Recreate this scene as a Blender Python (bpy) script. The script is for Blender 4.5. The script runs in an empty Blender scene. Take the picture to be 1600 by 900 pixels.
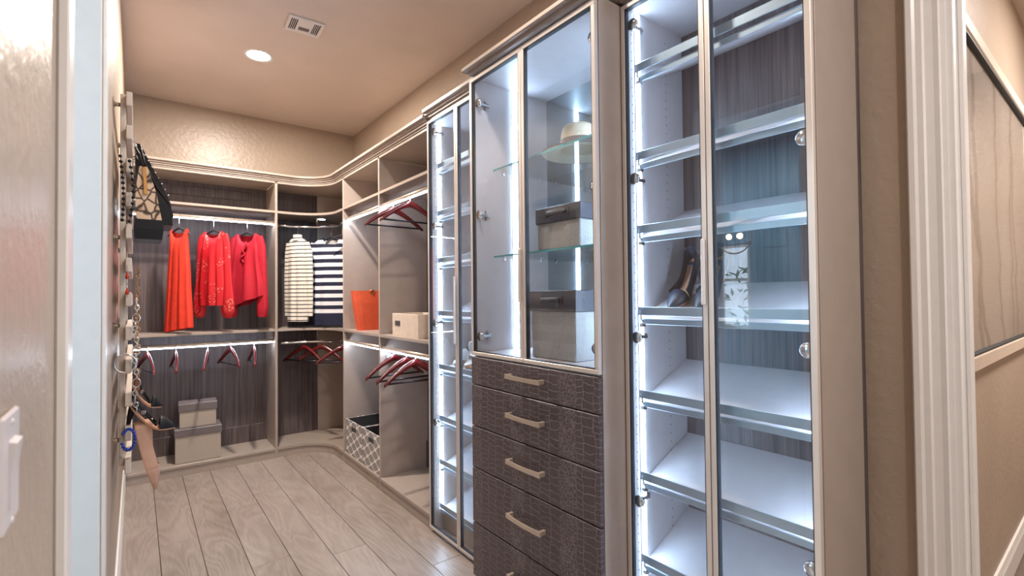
import bpy, bmesh, math, random
from mathutils import Vector, Matrix
random.seed(7)
PI = math.pi
S = bpy.context.scene
COL = S.collection

# ------------------------------------------------------------------ camera, world, light, exposure
cam_d = bpy.data.cameras.new('camera')
cam = bpy.data.objects.new('camera', cam_d); COL.objects.link(cam)
S.camera = cam
F_PX, CAM_H = 757.0, 1.35
cam_d.sensor_fit = 'HORIZONTAL'; cam_d.sensor_width = 36.0
cam_d.lens = 36.0 * F_PX / 1600.0
cam_d.clip_start = 0.02
cam_d.dof.use_dof = True; cam_d.dof.focus_distance = 2.2; cam_d.dof.aperture_fstop = 4.5
def cam_axes(yaw, pitch, roll):
    yaw, pitch, roll = map(math.radians, (yaw, pitch, roll))
    f = Vector((math.sin(yaw)*math.cos(pitch), math.cos(yaw)*math.cos(pitch), math.sin(pitch)))
    r = Vector((math.cos(yaw), -math.sin(yaw), 0)); u = r.cross(f)
    c, s = math.cos(roll), math.sin(roll)
    return c*r + s*u, -s*r + c*u, f
_r, _u, _f = cam_axes(37.8, 1.0, -0.575)
cam.matrix_world = Matrix(((_r.x, _u.x, -_f.x, 0), (_r.y, _u.y, -_f.y, 0), (_r.z, _u.z, -_f.z, CAM_H), (0, 0, 0, 1)))

W = bpy.data.worlds.new('world'); S.world = W
W.use_nodes = True
W.node_tree.nodes['Background'].inputs[0].default_value = (0.70, 0.86, 1.0, 1)
W.node_tree.nodes['Background'].inputs[1].default_value = 6.0

def area(name, loc, size, power, color, rot=(0, 0, 0), shape='DISK', spread=PI):
    l = bpy.data.lights.new(name, 'AREA'); l.shape = shape; l.size = size; l.energy = power; l.color = color
    l.spread = spread
    o = bpy.data.objects.new(name, l); o.location = loc; o.rotation_euler = rot; COL.objects.link(o)
    return o
WARM = (1.0, 0.90, 0.79)
NEUT = (1.0, 0.93, 0.86)
# recessed can in view, then added unseen fill lamps in closet, hall and bathroom
area('can_or_fill_lamp', (0.651, 3.618, 2.985), 0.13, 44, WARM, spread=PI)
area('can_or_fill_lamp', (0.85, 1.30, 2.985), 0.13, 14, WARM, spread=PI)  # added fill, no can fitting above it
area('can_or_fill_lamp', (0.75, -0.75, 2.985), 0.13, 14, NEUT, spread=PI)  # second added closet fill, behind the viewer
area('hall_fill_light', (3.7, -0.60, 2.97), 0.5, 55, NEUT)  # added to brighten the hall and what the picture glazing reflects
area('bathroom_fill_light', (-1.3, 2.4, 2.97), 0.6, 130, (0.78, 0.91, 1.0))  # added cool fill, the small bathroom window lets in little light
# added cool frontal fill behind the viewer, no window there
front_fill = area('front_fill_light', (0.95, -1.46, 1.85), 1.3, 9, (0.88, 0.95, 1.0), rot=(PI/2, 0, 0), shape='RECTANGLE'); front_fill.data.size_y = 1.6
LED_STRENGTH = 35.0
ROD_STRENGTH = 30.0

S.view_settings.view_transform = 'Standard'
S.view_settings.look = 'None'
S.view_settings.gamma = 1.0
S.view_settings.use_curve_mapping = False
S.view_settings.exposure = 0.75
S.cycles.transparent_max_bounces = 24
S.cycles.max_bounces = 10
S.cycles.glossy_bounces = 5
S.cycles.transmission_bounces = 6
S.cycles.caustics_reflective = False
S.cycles.caustics_refractive = False
S.cycles.sample_clamp_indirect = 6.0

# ------------------------------------------------------------------ materials
def lin(h):
    h = h.lstrip('#'); o = []
    for i in (0, 2, 4):
        c = int(h[i:i+2], 16) / 255.0
        o.append(c/12.92 if c <= 0.04045 else ((c + 0.055)/1.055)**2.4)
    return (o[0], o[1], o[2], 1.0)
class NT:
    def __init__(s, name):
        s.m = bpy.data.materials.new(name); s.m.use_nodes = True
        s.t = s.m.node_tree; s.b = s.t.nodes['Principled BSDF']; s.out = s.t.nodes['Material Output']
    def n(s, typ, **kw):
        nd = s.t.nodes.new(typ)
        for k, v in kw.items():
            if k.startswith('i_'):
                key = k[2:]
                nd.inputs[int(key) if key.isdigit() else key].default_value = v
            else: setattr(nd, k, v)
        return nd
    def l(s, a, b): s.t.links.new(a, b)
    def coords(s, scale=(1, 1, 1), kind='Object'):
        tc = s.n('ShaderNodeTexCoord'); mp = s.n('ShaderNodeMapping')
        mp.inputs['Scale'].default_value = scale
        s.l(tc.outputs[kind], mp.inputs[0]); return mp.outputs[0]
    def ramp(s, fac, stops):
        r = s.n('ShaderNodeValToRGB'); e = r.color_ramp.elements
        while len(e) < len(stops): e.new(0.5)
        for el, (p, c) in zip(e, stops): el.position = p; el.color = c
        s.l(fac, r.inputs[0]); return r.outputs[0]
    def bump(s, h, strength, dist):
        b = s.n('ShaderNodeBump'); b.inputs['Strength'].default_value = strength; b.inputs['Distance'].default_value = dist
        s.l(h, b.inputs['Height']); s.l(b.outputs[0], s.b.inputs['Normal'])
    def math(s, op, a, b=None):
        m = s.n('ShaderNodeMath', operation=op)
        for i, v in enumerate((a, b)):
            if v is None: continue
            if isinstance(v, (int, float)): m.inputs[i].default_value = v
            else: s.l(v, m.inputs[i])
        return m.outputs[0]
def plain(name, hexcol, rough=0.5, metal=0.0, spec=0.5, noise=0.06, nscale=25, bump=0.0, bscale=300):
    t = NT(name); c = lin(hexcol)
    t.b.inputs['Roughness'].default_value = rough; t.b.inputs['Metallic'].default_value = metal
    t.b.inputs['Specular IOR Level'].default_value = spec
    co = t.coords()
    nz = t.n('ShaderNodeTexNoise', i_Scale=nscale, i_Detail=3.0); t.l(co, nz.inputs['Vector'])
    a = tuple(min(1, x*(1-noise)) for x in c[:3]) + (1,); b = tuple(min(1, x*(1+noise)) for x in c[:3]) + (1,)
    t.l(t.ramp(nz.outputs[0], [(0.3, a), (0.7, b)]), t.b.inputs['Base Color'])
    if bump:
        n2 = t.n('ShaderNodeTexNoise', i_Scale=bscale, i_Detail=2.0); t.l(co, n2.inputs['Vector'])
        t.bump(n2.outputs[0], bump, 0.001)
    return t.m
def wall_paint(name, hexcol, rough=0.34, strength=0.5, scale=42):
    t = NT(name); c = lin(hexcol); co = t.coords()
    nz = t.n('ShaderNodeTexNoise', i_Scale=scale, i_Detail=3.0, i_Roughness=0.55); t.l(co, nz.inputs['Vector'])
    r = t.ramp(nz.outputs[0], [(0.42, (0, 0, 0, 1)), (0.58, (1, 1, 1, 1))])
    t.bump(r, strength, 0.0022)
    n2 = t.n('ShaderNodeTexNoise', i_Scale=2.0); t.l(co, n2.inputs['Vector'])
    t.l(t.ramp(n2.outputs[0], [(0.3, tuple(x*0.95 for x in c[:3])+(1,)), (0.7, tuple(x*1.05 for x in c[:3])+(1,))]), t.b.inputs['Base Color'])
    t.b.inputs['Roughness'].default_value = rough
    return t.m
def veneer(name, dark, light, rough=0.45):
    t = NT(name); co = t.coords((60, 60, 1.6))
    n1 = t.n('ShaderNodeTexNoise', i_Scale=1.0, i_Detail=5.0, i_Roughness=0.6); t.l(co, n1.inputs['Vector'])
    co2 = t.coords((220, 220, 3.0))
    n2 = t.n('ShaderNodeTexNoise', i_Scale=1.0, i_Detail=2.0); t.l(co2, n2.inputs['Vector'])
    mx = t.math('ADD', t.math('MULTIPLY', n1.outputs[0], 0.65), t.math('MULTIPLY', n2.outputs[0], 0.35))
    t.l(t.ramp(mx, [(0.36, lin(dark)), (0.64, lin(light))]), t.b.inputs['Base Color'])
    t.b.inputs['Roughness'].default_value = rough
    t.bump(mx, 0.15, 0.001)
    return t.m
def oak(name):
    t = NT(name)
    tc = t.n('ShaderNodeTexCoord'); oi = t.n('ShaderNodeObjectInfo')
    off = t.n('ShaderNodeCombineXYZ'); t.l(t.math('MULTIPLY', oi.outputs['Random'], 37.0), off.inputs[0]); t.l(t.math('MULTIPLY', oi.outputs['Random'], 91.0), off.inputs[1])
    ad = t.n('ShaderNodeVectorMath', operation='ADD'); t.l(tc.outputs['Object'], ad.inputs[0]); t.l(off.outputs[0], ad.inputs[1])
    mp = t.n('ShaderNodeMapping'); mp.inputs['Scale'].default_value = (7.0, 1.3, 1.0); t.l(ad.outputs[0], mp.inputs[0])
    nz = t.n('ShaderNodeTexNoise', i_Scale=1.0, i_Detail=1.5, i_Roughness=0.45, i_Distortion=0.6); t.l(mp.outputs[0], nz.inputs['Vector'])
    rings = t.math('FRACT', t.math('MULTIPLY', nz.outputs[0], 11.0))
    tri = t.math('ABSOLUTE', t.math('SUBTRACT', t.math('MULTIPLY', rings, 2.0), 1.0))
    mp2 = t.n('ShaderNodeMapping'); mp2.inputs['Scale'].default_value = (180.0, 9.0, 1.0); t.l(ad.outputs[0], mp2.inputs[0])
    fi = t.n('ShaderNodeTexNoise', i_Scale=1.0, i_Detail=3.0); t.l(mp2.outputs[0], fi.inputs['Vector'])
    mp3 = t.n('ShaderNodeMapping'); mp3.inputs['Scale'].default_value = (5.0, 2.0, 1.0); t.l(ad.outputs[0], mp3.inputs[0])
    bl = t.n('ShaderNodeTexNoise', i_Scale=1.0, i_Detail=2.0); t.l(mp3.outputs[0], bl.inputs['Vector'])
    v = t.math('ADD', t.math('MULTIPLY', tri, 0.15), t.math('ADD', t.math('MULTIPLY', fi.outputs[0], 0.42), t.math('MULTIPLY', bl.outputs[0], 0.46)))
    v = t.math('ADD', v, t.math('MULTIPLY', t.math('SUBTRACT', oi.outputs['Random'], 0.5), 0.16))
    t.l(t.ramp(v, [(0.25, lin('#7d6e61')), (0.5, lin('#978980')), (0.78, lin('#aa9d93'))]), t.b.inputs['Base Color'])
    t.b.inputs['Roughness'].default_value = 0.36
    t.bump(v, 0.12, 0.001)
    return t.m
def croc(name):
    t = NT(name); tc = t.n('ShaderNodeTexCoord')
    nz = t.n('ShaderNodeTexNoise', i_Scale=9.0, i_Detail=2.0); t.l(tc.outputs['Object'], nz.inputs['Vector'])
    wob = t.n('ShaderNodeVectorMath', operation='SCALE'); t.l(nz.outputs['Color'], wob.inputs[0]); wob.inputs['Scale'].default_value = 0.03
    ad = t.n('ShaderNodeVectorMath', operation='ADD'); t.l(tc.outputs['Object'], ad.inputs[0]); t.l(wob.outputs[0], ad.inputs[1])
    def vor(sc, rn):
        mp = t.n('ShaderNodeMapping'); mp.inputs['Scale'].default_value = sc; t.l(ad.outputs[0], mp.inputs[0])
        v = t.n('ShaderNodeTexVoronoi', feature='DISTANCE_TO_EDGE', i_Scale=1.0, i_Randomness=rn)
        t.l(mp.outputs[0], v.inputs['Vector']); return v.outputs['Distance']
    small = vor((1, 64, 72), 0.7)
    sp0 = t.n('ShaderNodeSeparateXYZ'); t.l(ad.outputs[0], sp0.inputs[0])
    n2 = t.n('ShaderNodeTexNoise', i_Scale=26.0, i_Detail=1.0); t.l(tc.outputs['Object'], n2.inputs['Vector'])
    sp1 = t.n('ShaderNodeSeparateXYZ'); t.l(n2.outputs['Color'], sp1.inputs[0])
    zz = t.math('ADD', sp0.outputs[2], t.math('MULTIPLY', sp1.outputs[0], 0.020)); yy = t.math('ADD', sp0.outputs[1], t.math('MULTIPLY', sp1.outputs[1], 0.022))
    cb = t.n('ShaderNodeCombineXYZ'); t.l(zz, cb.inputs[0]); t.l(yy, cb.inputs[1])
    br = t.n('ShaderNodeTexBrick'); br.offset = 0.37; br.offset_frequency = 2; br.squash = 1.35; br.squash_frequency = 3
    for kk, vv in (('Scale', 1.0), ('Mortar Size', 0.0011), ('Mortar Smooth', 0.3), ('Brick Width', 0.0215), ('Row Height', 0.058)): br.inputs[kk].default_value = vv
    t.l(cb.outputs[0], br.inputs['Vector'])
    big = t.math('SUBTRACT', 1.0, br.outputs['Fac'])
    small = t.ramp(small, [(0.0, (0.25, 0.25, 0.25, 1)), (0.12, (1, 1, 1, 1))])
    sep = t.n('ShaderNodeSeparateXYZ'); t.l(ad.outputs[0], sep.inputs[0])
    wv = t.math('SINE', t.math('MULTIPLY', sep.outputs[1], 21.0))
    mask = t.ramp(wv, [(0.52, (0, 0, 0, 1)), (0.62, (1, 1, 1, 1))])
    mixv = t.n('ShaderNodeMix', data_type='FLOAT'); t.l(mask, mixv.inputs[0]); t.l(big, mixv.inputs[2]); t.l(small, mixv.inputs[3])
    edge = mixv.outputs[0]
    fine = t.n('ShaderNodeTexNoise', i_Scale=1.0, i_Detail=3.0)
    mp = t.n('ShaderNodeMapping'); mp.inputs['Scale'].default_value = (1, 420, 40); t.l(tc.outputs['Object'], mp.inputs[0]); t.l(mp.outputs[0], fine.inputs['Vector'])
    base = t.ramp(fine.outputs[0], [(0.3, lin('#43393b')), (0.7, lin('#5c5052'))])
    mc = t.n('ShaderNodeMix', data_type='RGBA'); t.l(edge, mc.inputs[0]); mc.inputs[6].default_value = lin('#7d7375'); t.l(base, mc.inputs[7])
    t.l(mc.outputs[2], t.b.inputs['Base Color'])
    t.b.inputs['Roughness'].default_value = 0.42
    h = t.math('ADD', edge, t.math('MULTIPLY', fine.outputs[0], 0.15))
    t.bump(h, 0.5, 0.0015)
    return t.m
def glass_pane(name, tint=(0.965, 0.975, 0.985, 1), ior=1.5):
    t = NT(name)
    tr = t.n('ShaderNodeBsdfTransparent'); tr.inputs[0].default_value = tint
    gl = t.n('ShaderNodeBsdfGlossy'); gl.inputs['Roughness'].default_value = 0.0
    ge = t.n('ShaderNodeNewGeometry'); dt = t.n('ShaderNodeVectorMath', operation='DOT_PRODUCT')
    t.l(ge.outputs['Incoming'], dt.inputs[0]); t.l(ge.outputs['Normal'], dt.inputs[1])
    r0 = ((ior-1)/(ior+1))**2       # Schlick reflectance, the same from either side of the thin pane
    fr = t.math('ADD', t.math('MULTIPLY', t.math('POWER', t.math('SUBTRACT', 1.0, t.math('ABSOLUTE', dt.outputs['Value'])), 5.0), 1.0-r0), r0)
    nz = t.n('ShaderNodeTexNoise', i_Scale=1.5); t.l(t.coords(), nz.inputs['Vector'])
    bp = t.n('ShaderNodeBump'); bp.inputs['Strength'].default_value = 0.02; bp.inputs['Distance'].default_value = 0.002
    t.l(nz.outputs[0], bp.inputs['Height']); t.l(bp.outputs[0], gl.inputs['Normal'])
    mx = t.n('ShaderNodeMixShader'); t.l(fr, mx.inputs[0]); t.l(tr.outputs[0], mx.inputs[1]); t.l(gl.outputs[0], mx.inputs[2])
    t.l(mx.outputs[0], t.out.inputs[0]); return t.m
def emit(name, col, strength):
    t = NT(name); e = t.n('ShaderNodeEmission'); e.inputs[0].default_value = col; e.inputs[1].default_value = strength
    t.l(e.outputs[0], t.out.inputs[0]); return t.m
def stripes(name, light, dark, period, frac, hem_z=None, off=0.0):
    t = NT(name); tc = t.n('ShaderNodeTexCoord'); sep = t.n('ShaderNodeSeparateXYZ'); t.l(tc.outputs['Object'], sep.inputs[0])
    f = t.math('FRACT', t.math('ADD', t.math('DIVIDE', sep.outputs[2], period), 50.0 + off))
    k = t.math('LESS_THAN', f, frac)
    if hem_z is not None: k = t.math('MAXIMUM', k, t.math('LESS_THAN', sep.outputs[2], hem_z))
    mc = t.n('ShaderNodeMix', data_type='RGBA'); t.l(k, mc.inputs[0]); mc.inputs[6].default_value = lin(light); mc.inputs[7].default_value = lin(dark)
    t.l(mc.outputs[2], t.b.inputs['Base Color']); t.b.inputs['Roughness'].default_value = 0.85
    nz = t.n('ShaderNodeTexNoise', i_Scale=220.0); t.l(tc.outputs['Object'], nz.inputs['Vector']); t.bump(nz.outputs[0], 0.3, 0.001)
    return t.m
def sequin(name):
    t = NT(name); co = t.coords()
    v = t.n('ShaderNodeTexVoronoi', i_Scale=70.0); t.l(co, v.inputs['Vector'])
    n = t.n('ShaderNodeTexNoise', i_Scale=9.0, i_Detail=2.0); t.l(co, n.inputs['Vector'])
    sp = t.math('MULTIPLY', t.math('LESS_THAN', v.outputs[0], 0.36), t.math('GREATER_THAN', n.outputs[0], 0.53))
    mc = t.n('ShaderNodeMix', data_type='RGBA'); t.l(sp, mc.inputs[0]); mc.inputs[6].default_value = lin('#c8202c'); mc.inputs[7].default_value = lin('#f0a08c')
    t.l(mc.outputs[2], t.b.inputs['Base Color']); t.l(t.math('MULTIPLY', sp, 0.6), t.b.inputs['Metallic'])
    t.b.inputs['Roughness'].default_value = 0.45
    return t.m
def snakeskin(name):
    t = NT(name); co = t.coords((1, 1, 0.75))
    n = t.n('ShaderNodeTexNoise', i_Scale=14.0); t.l(co, n.inputs['Vector'])
    sc = t.n('ShaderNodeVectorMath', operation='SCALE'); t.l(n.outputs['Color'], sc.inputs[0]); sc.inputs['Scale'].default_value = 0.03
    ad = t.n('ShaderNodeVectorMath', operation='ADD'); t.l(co, ad.inputs[0]); t.l(sc.outputs[0], ad.inputs[1])
    v = t.n('ShaderNodeTexVoronoi', feature='DISTANCE_TO_EDGE', i_Scale=30.0); t.l(ad.outputs[0], v.inputs['Vector'])
    t.l(t.ramp(v.outputs['Distance'], [(0.03, lin('#2a1d18')), (0.07, lin('#9a785c')), (0.13, lin('#d8b898'))]), t.b.inputs['Base Color'])
    t.b.inputs['Roughness'].default_value = 0.4
    return t.m
def trellis(name):
    # grey ogee lattice woven on white canvas
    t = NT(name); tc = t.n('ShaderNodeTexCoord'); sep = t.n('ShaderNodeSeparateXYZ'); t.l(tc.outputs['Object'], sep.inputs[0])
    u = t.math('MULTIPLY', t.math('ADD', sep.outputs[1], sep.outputs[0]), 2*PI/0.147); v = t.math('MULTIPLY', sep.outputs[2], 2*PI/0.082)
    s1 = t.math('ADD', t.math('COSINE', u), t.math('COSINE', v))
    a = t.math('ABSOLUTE', s1)
    mc = t.n('ShaderNodeMix', data_type='RGBA'); t.l(t.math('LESS_THAN', a, 0.30), mc.inputs[0]); mc.inputs[6].default_value = lin('#95908f'); mc.inputs[7].default_value = lin('#e9e5e2')
    t.l(mc.outputs[2], t.b.inputs['Base Color']); t.b.inputs['Roughness'].default_value = 0.8
    return t.m
def weave(name, a, b, sc=150):
    t = NT(name); tc = t.n('ShaderNodeTexCoord'); sep = t.n('ShaderNodeSeparateXYZ'); t.l(tc.outputs['Object'], sep.inputs[0])
    hx = t.math('ADD', sep.outputs[0], sep.outputs[1])
    p = t.math('MULTIPLY', t.math('SINE', t.math('MULTIPLY', t.math('ADD', hx, sep.outputs[2]), sc*4)), t.math('SINE', t.math('MULTIPLY', t.math('SUBTRACT', hx, sep.outputs[2]), sc*4)))
    t.l(t.ramp(p, [(0.15, lin(a)), (0.6, lin(b))]), t.b.inputs['Base Color']); t.b.inputs['Roughness'].default_value = 0.8
    t.bump(p, 0.2, 0.0008)
    return t.m
def tiles_paint(name, c1, c2, mortar, sx, sy):
    t = NT(name); br = t.n('ShaderNodeTexNoise', i_Scale=3.0); t.l(t.coords(), br.inputs['Vector'])
    t.l(t.ramp(br.outputs[0], [(0.3, lin(c1)), (0.7, lin(c2))]), t.b.inputs['Base Color']); t.b.inputs['Roughness'].default_value = 0.25
    return t.m
def art_print(name):
    # wash drawing of tall stems on a warm paper ground (flat print)
    t = NT(name); tc = t.n('ShaderNodeTexCoord'); sep = t.n('ShaderNodeSeparateXYZ'); t.l(tc.outputs['Object'], sep.inputs[0])
    nz = t.n('ShaderNodeTexNoise', i_Scale=1.6, i_Detail=5.0); t.l(tc.outputs['Object'], nz.inputs['Vector'])
    base = t.ramp(nz.outputs[0], [(0.3, lin('#cbb8a9')), (0.6, lin('#e2d3c6')), (0.8, lin('#eadfd5'))])
    lo = t.n('ShaderNodeTexNoise', i_Scale=3.0, i_Detail=2.0); mp = t.n('ShaderNodeMapping'); mp.inputs['Scale'].default_value = (0.2, 1, 1.2)
    t.l(tc.outputs['Object'], mp.inputs[0]); t.l(mp.outputs[0], lo.inputs['Vector'])
    wob = t.math('MULTIPLY', t.math('SUBTRACT', lo.outputs[0], 0.5), 0.35)
    acc = None
    for x0, slope, wid in ((0.47, -0.06, 0.034), (0.62, -0.42, 0.036), (0.98, -0.10, 0.028), (1.28, 0.03, 0.026), (1.45, -0.10, 0.030)):
        d = t.math('ABSOLUTE', t.math('SUBTRACT', t.math('ADD', sep.outputs[0], wob), t.math('ADD', t.math('MULTIPLY', sep.outputs[2], slope), x0)))
        k = t.math('LESS_THAN', d, wid)
        acc = k if acc is None else t.math('MAXIMUM', acc, k)
    k = t.math('MULTIPLY', acc, 0.7)
    mc = t.n('ShaderNodeMix', data_type='RGBA'); t.l(k, mc.inputs[0]); t.l(base, mc.inputs[6]); mc.inputs[7].default_value = lin('#6f6058')
    t.l(mc.outputs[2], t.b.inputs['Base Color']); t.b.inputs['Roughness'].default_value = 0.6
    return t.m

M = {}
M['wall'] = wall_paint('wall_paint', '#aa9888', 0.36, 0.28, 30)
M['ceiling'] = wall_paint('ceiling_paint', '#d6c8be', 0.6, 0.2, 30)
M['white'] = plain('white_trim_paint', '#e2dedb', 0.3, noise=0.02)
M['lam'] = plain('greige_laminate', '#a4968c', 0.38, noise=0.04, nscale=14)
M['lamside'] = plain('greige_panel', '#b3a59d', 0.40, noise=0.04, nscale=14)
M['inside'] = plain('pale_laminate', '#c4bebf', 0.42, noise=0.03)
M['veneer'] = veneer('dark_wood_veneer', '#3d3436', '#6b5d5c')
M['oak'] = oak('oak_plank')
M['floorbase'] = plain('floor_base', '#6f6055', 0.5)
M['croc'] = croc('crocodile_embossed')
M['frame'] = plain('champagne_aluminium', '#dbd1ca', 0.34, metal=0.35, noise=0.02)
M['alu'] = plain('brushed_aluminium', '#aebecb', 0.40, metal=0.6, noise=0.03)
M['chrome'] = plain('chrome', '#dcdcdc', 0.12, metal=1.0, noise=0.02)
M['bronze'] = plain('satin_nickel', '#cdbcac', 0.34, metal=0.6, noise=0.03)
M['gasket'] = plain('dark_gasket', '#27282c', 0.6)
M['glass'] = glass_pane('clear_glass')
M['shelfglass'] = glass_pane('shelf_glass', (0.95, 0.98, 0.98, 1))
M['glassedge'] = plain('green_glass_edge', '#4fa3a6', 0.1, noise=0.02)
M['mirror'] = plain('tinted_mirror', '#b9c3c6', 0.02, metal=1.0, noise=0.0)
M['led'] = emit('led_strip', (0.52, 0.73, 1.0, 1), LED_STRENGTH)
M['ledrod'] = emit('rod_led', (0.72, 0.84, 1.0, 1), ROD_STRENGTH)
M['canled'] = emit('can_lens', (1.0, 0.90, 0.76, 1), 14.0)
M['hole'] = plain('dark_hole', '#5a5458', 0.8)
M['black'] = plain('black_velvet', '#17161a', 0.7)
M['blackgloss'] = plain('black_leather', '#100f11', 0.5, spec=0.3)
M['mahog'] = plain('mahogany_lacquer', '#5f1a1b', 0.22, noise=0.2, nscale=40)
M['darkbar'] = plain('dark_metal_bar', '#2b2730', 0.3, metal=0.5)
M['coral'] = plain('orange_red_jersey', '#e33a26', 0.8, noise=0.08, bump=0.2)
M['crimson'] = plain('crimson_crepe', '#b2102a', 0.75, noise=0.08, bump=0.2)
M['sequin'] = sequin('red_sequin_cloth')
M['thinstripe'] = stripes('cream_thin_stripe_knit', '#e2dad0', '#2d2830', 0.0345, 0.25)
M['boldstripe'] = stripes('navy_bold_stripe_knit', '#dcdde3', '#161a36', 0.068, 0.50, hem_z=-0.745, off=0.2)
M['tote'] = plain('orange_leather', '#dd5a36', 0.5, bump=0.15)
M['cream'] = plain('cream_linen', '#d8c9ba', 0.8, bump=0.3)
M['labelm'] = plain('label_holder', '#4d4a4a', 0.4, metal=0.5)
M['trellis'] = trellis('trellis_canvas')
M['bininside'] = plain('charcoal_lining', '#3c3b3f', 0.9)
M['woven'] = weave('woven_beige', '#a3968a', '#c0b5a8', 110)
M['wovengrey'] = weave('woven_grey', '#8c8884', '#dcd8d4', 150)
M['lidgrey'] = plain('grey_lid', '#6b6263', 0.5)
M['liddark'] = plain('dark_lid', '#454147', 0.45)
M['straw'] = weave('straw', '#c9b69a', '#e2d3b8', 260)
M['band'] = plain('grey_brown_band', '#6b5f5d', 0.8)
M['snake'] = snakeskin('snakeskin')
M['brass'] = plain('brass', '#b98a55', 0.3, metal=0.9)
M['nude'] = plain('nude_leather', '#c59a82', 0.42)
M['insole'] = plain('tan_insole', '#b98a6c', 0.55)
M['navyshoe'] = plain('navy_leather', '#2a2d3a', 0.4)
M['whiteleather'] = plain('white_leather', '#e8e4e2', 0.5)
M['cork'] = plain('cork_sole', '#a98468', 0.8)
M['blue'] = plain('blue_bead', '#1d3a9c', 0.2)
M['red'] = plain('red_bead', '#c23a1e', 0.25)
M['tan'] = plain('tan_leather', '#9c5a32', 0.5)
M['rack'] = plain('rack_paint', '#cfc0b2', 0.42, noise=0.03)
M['plate'] = plain('switch_plastic', '#c9c2c2', 0.35, noise=0.01)
M['tile'] = tiles_paint('teal_tile', '#5f93aa', '#78a8ba', '#5d8090', 1, 1)
M['bathwall'] = plain('blue_grey_wall', '#6f9fb5', 0.4, noise=0.03)
M['leaf'] = plain('leaf_green', '#5f8a5a', 0.5, noise=0.3)
M['art'] = art_print('stem_print')
M['artframe'] = plain('pale_frame', '#cdbcad', 0.35)
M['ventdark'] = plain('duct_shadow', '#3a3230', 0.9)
M['warmbulb'] = emit('warm_bulb', (1.0, 0.72, 0.42, 1), 25.0)

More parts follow.
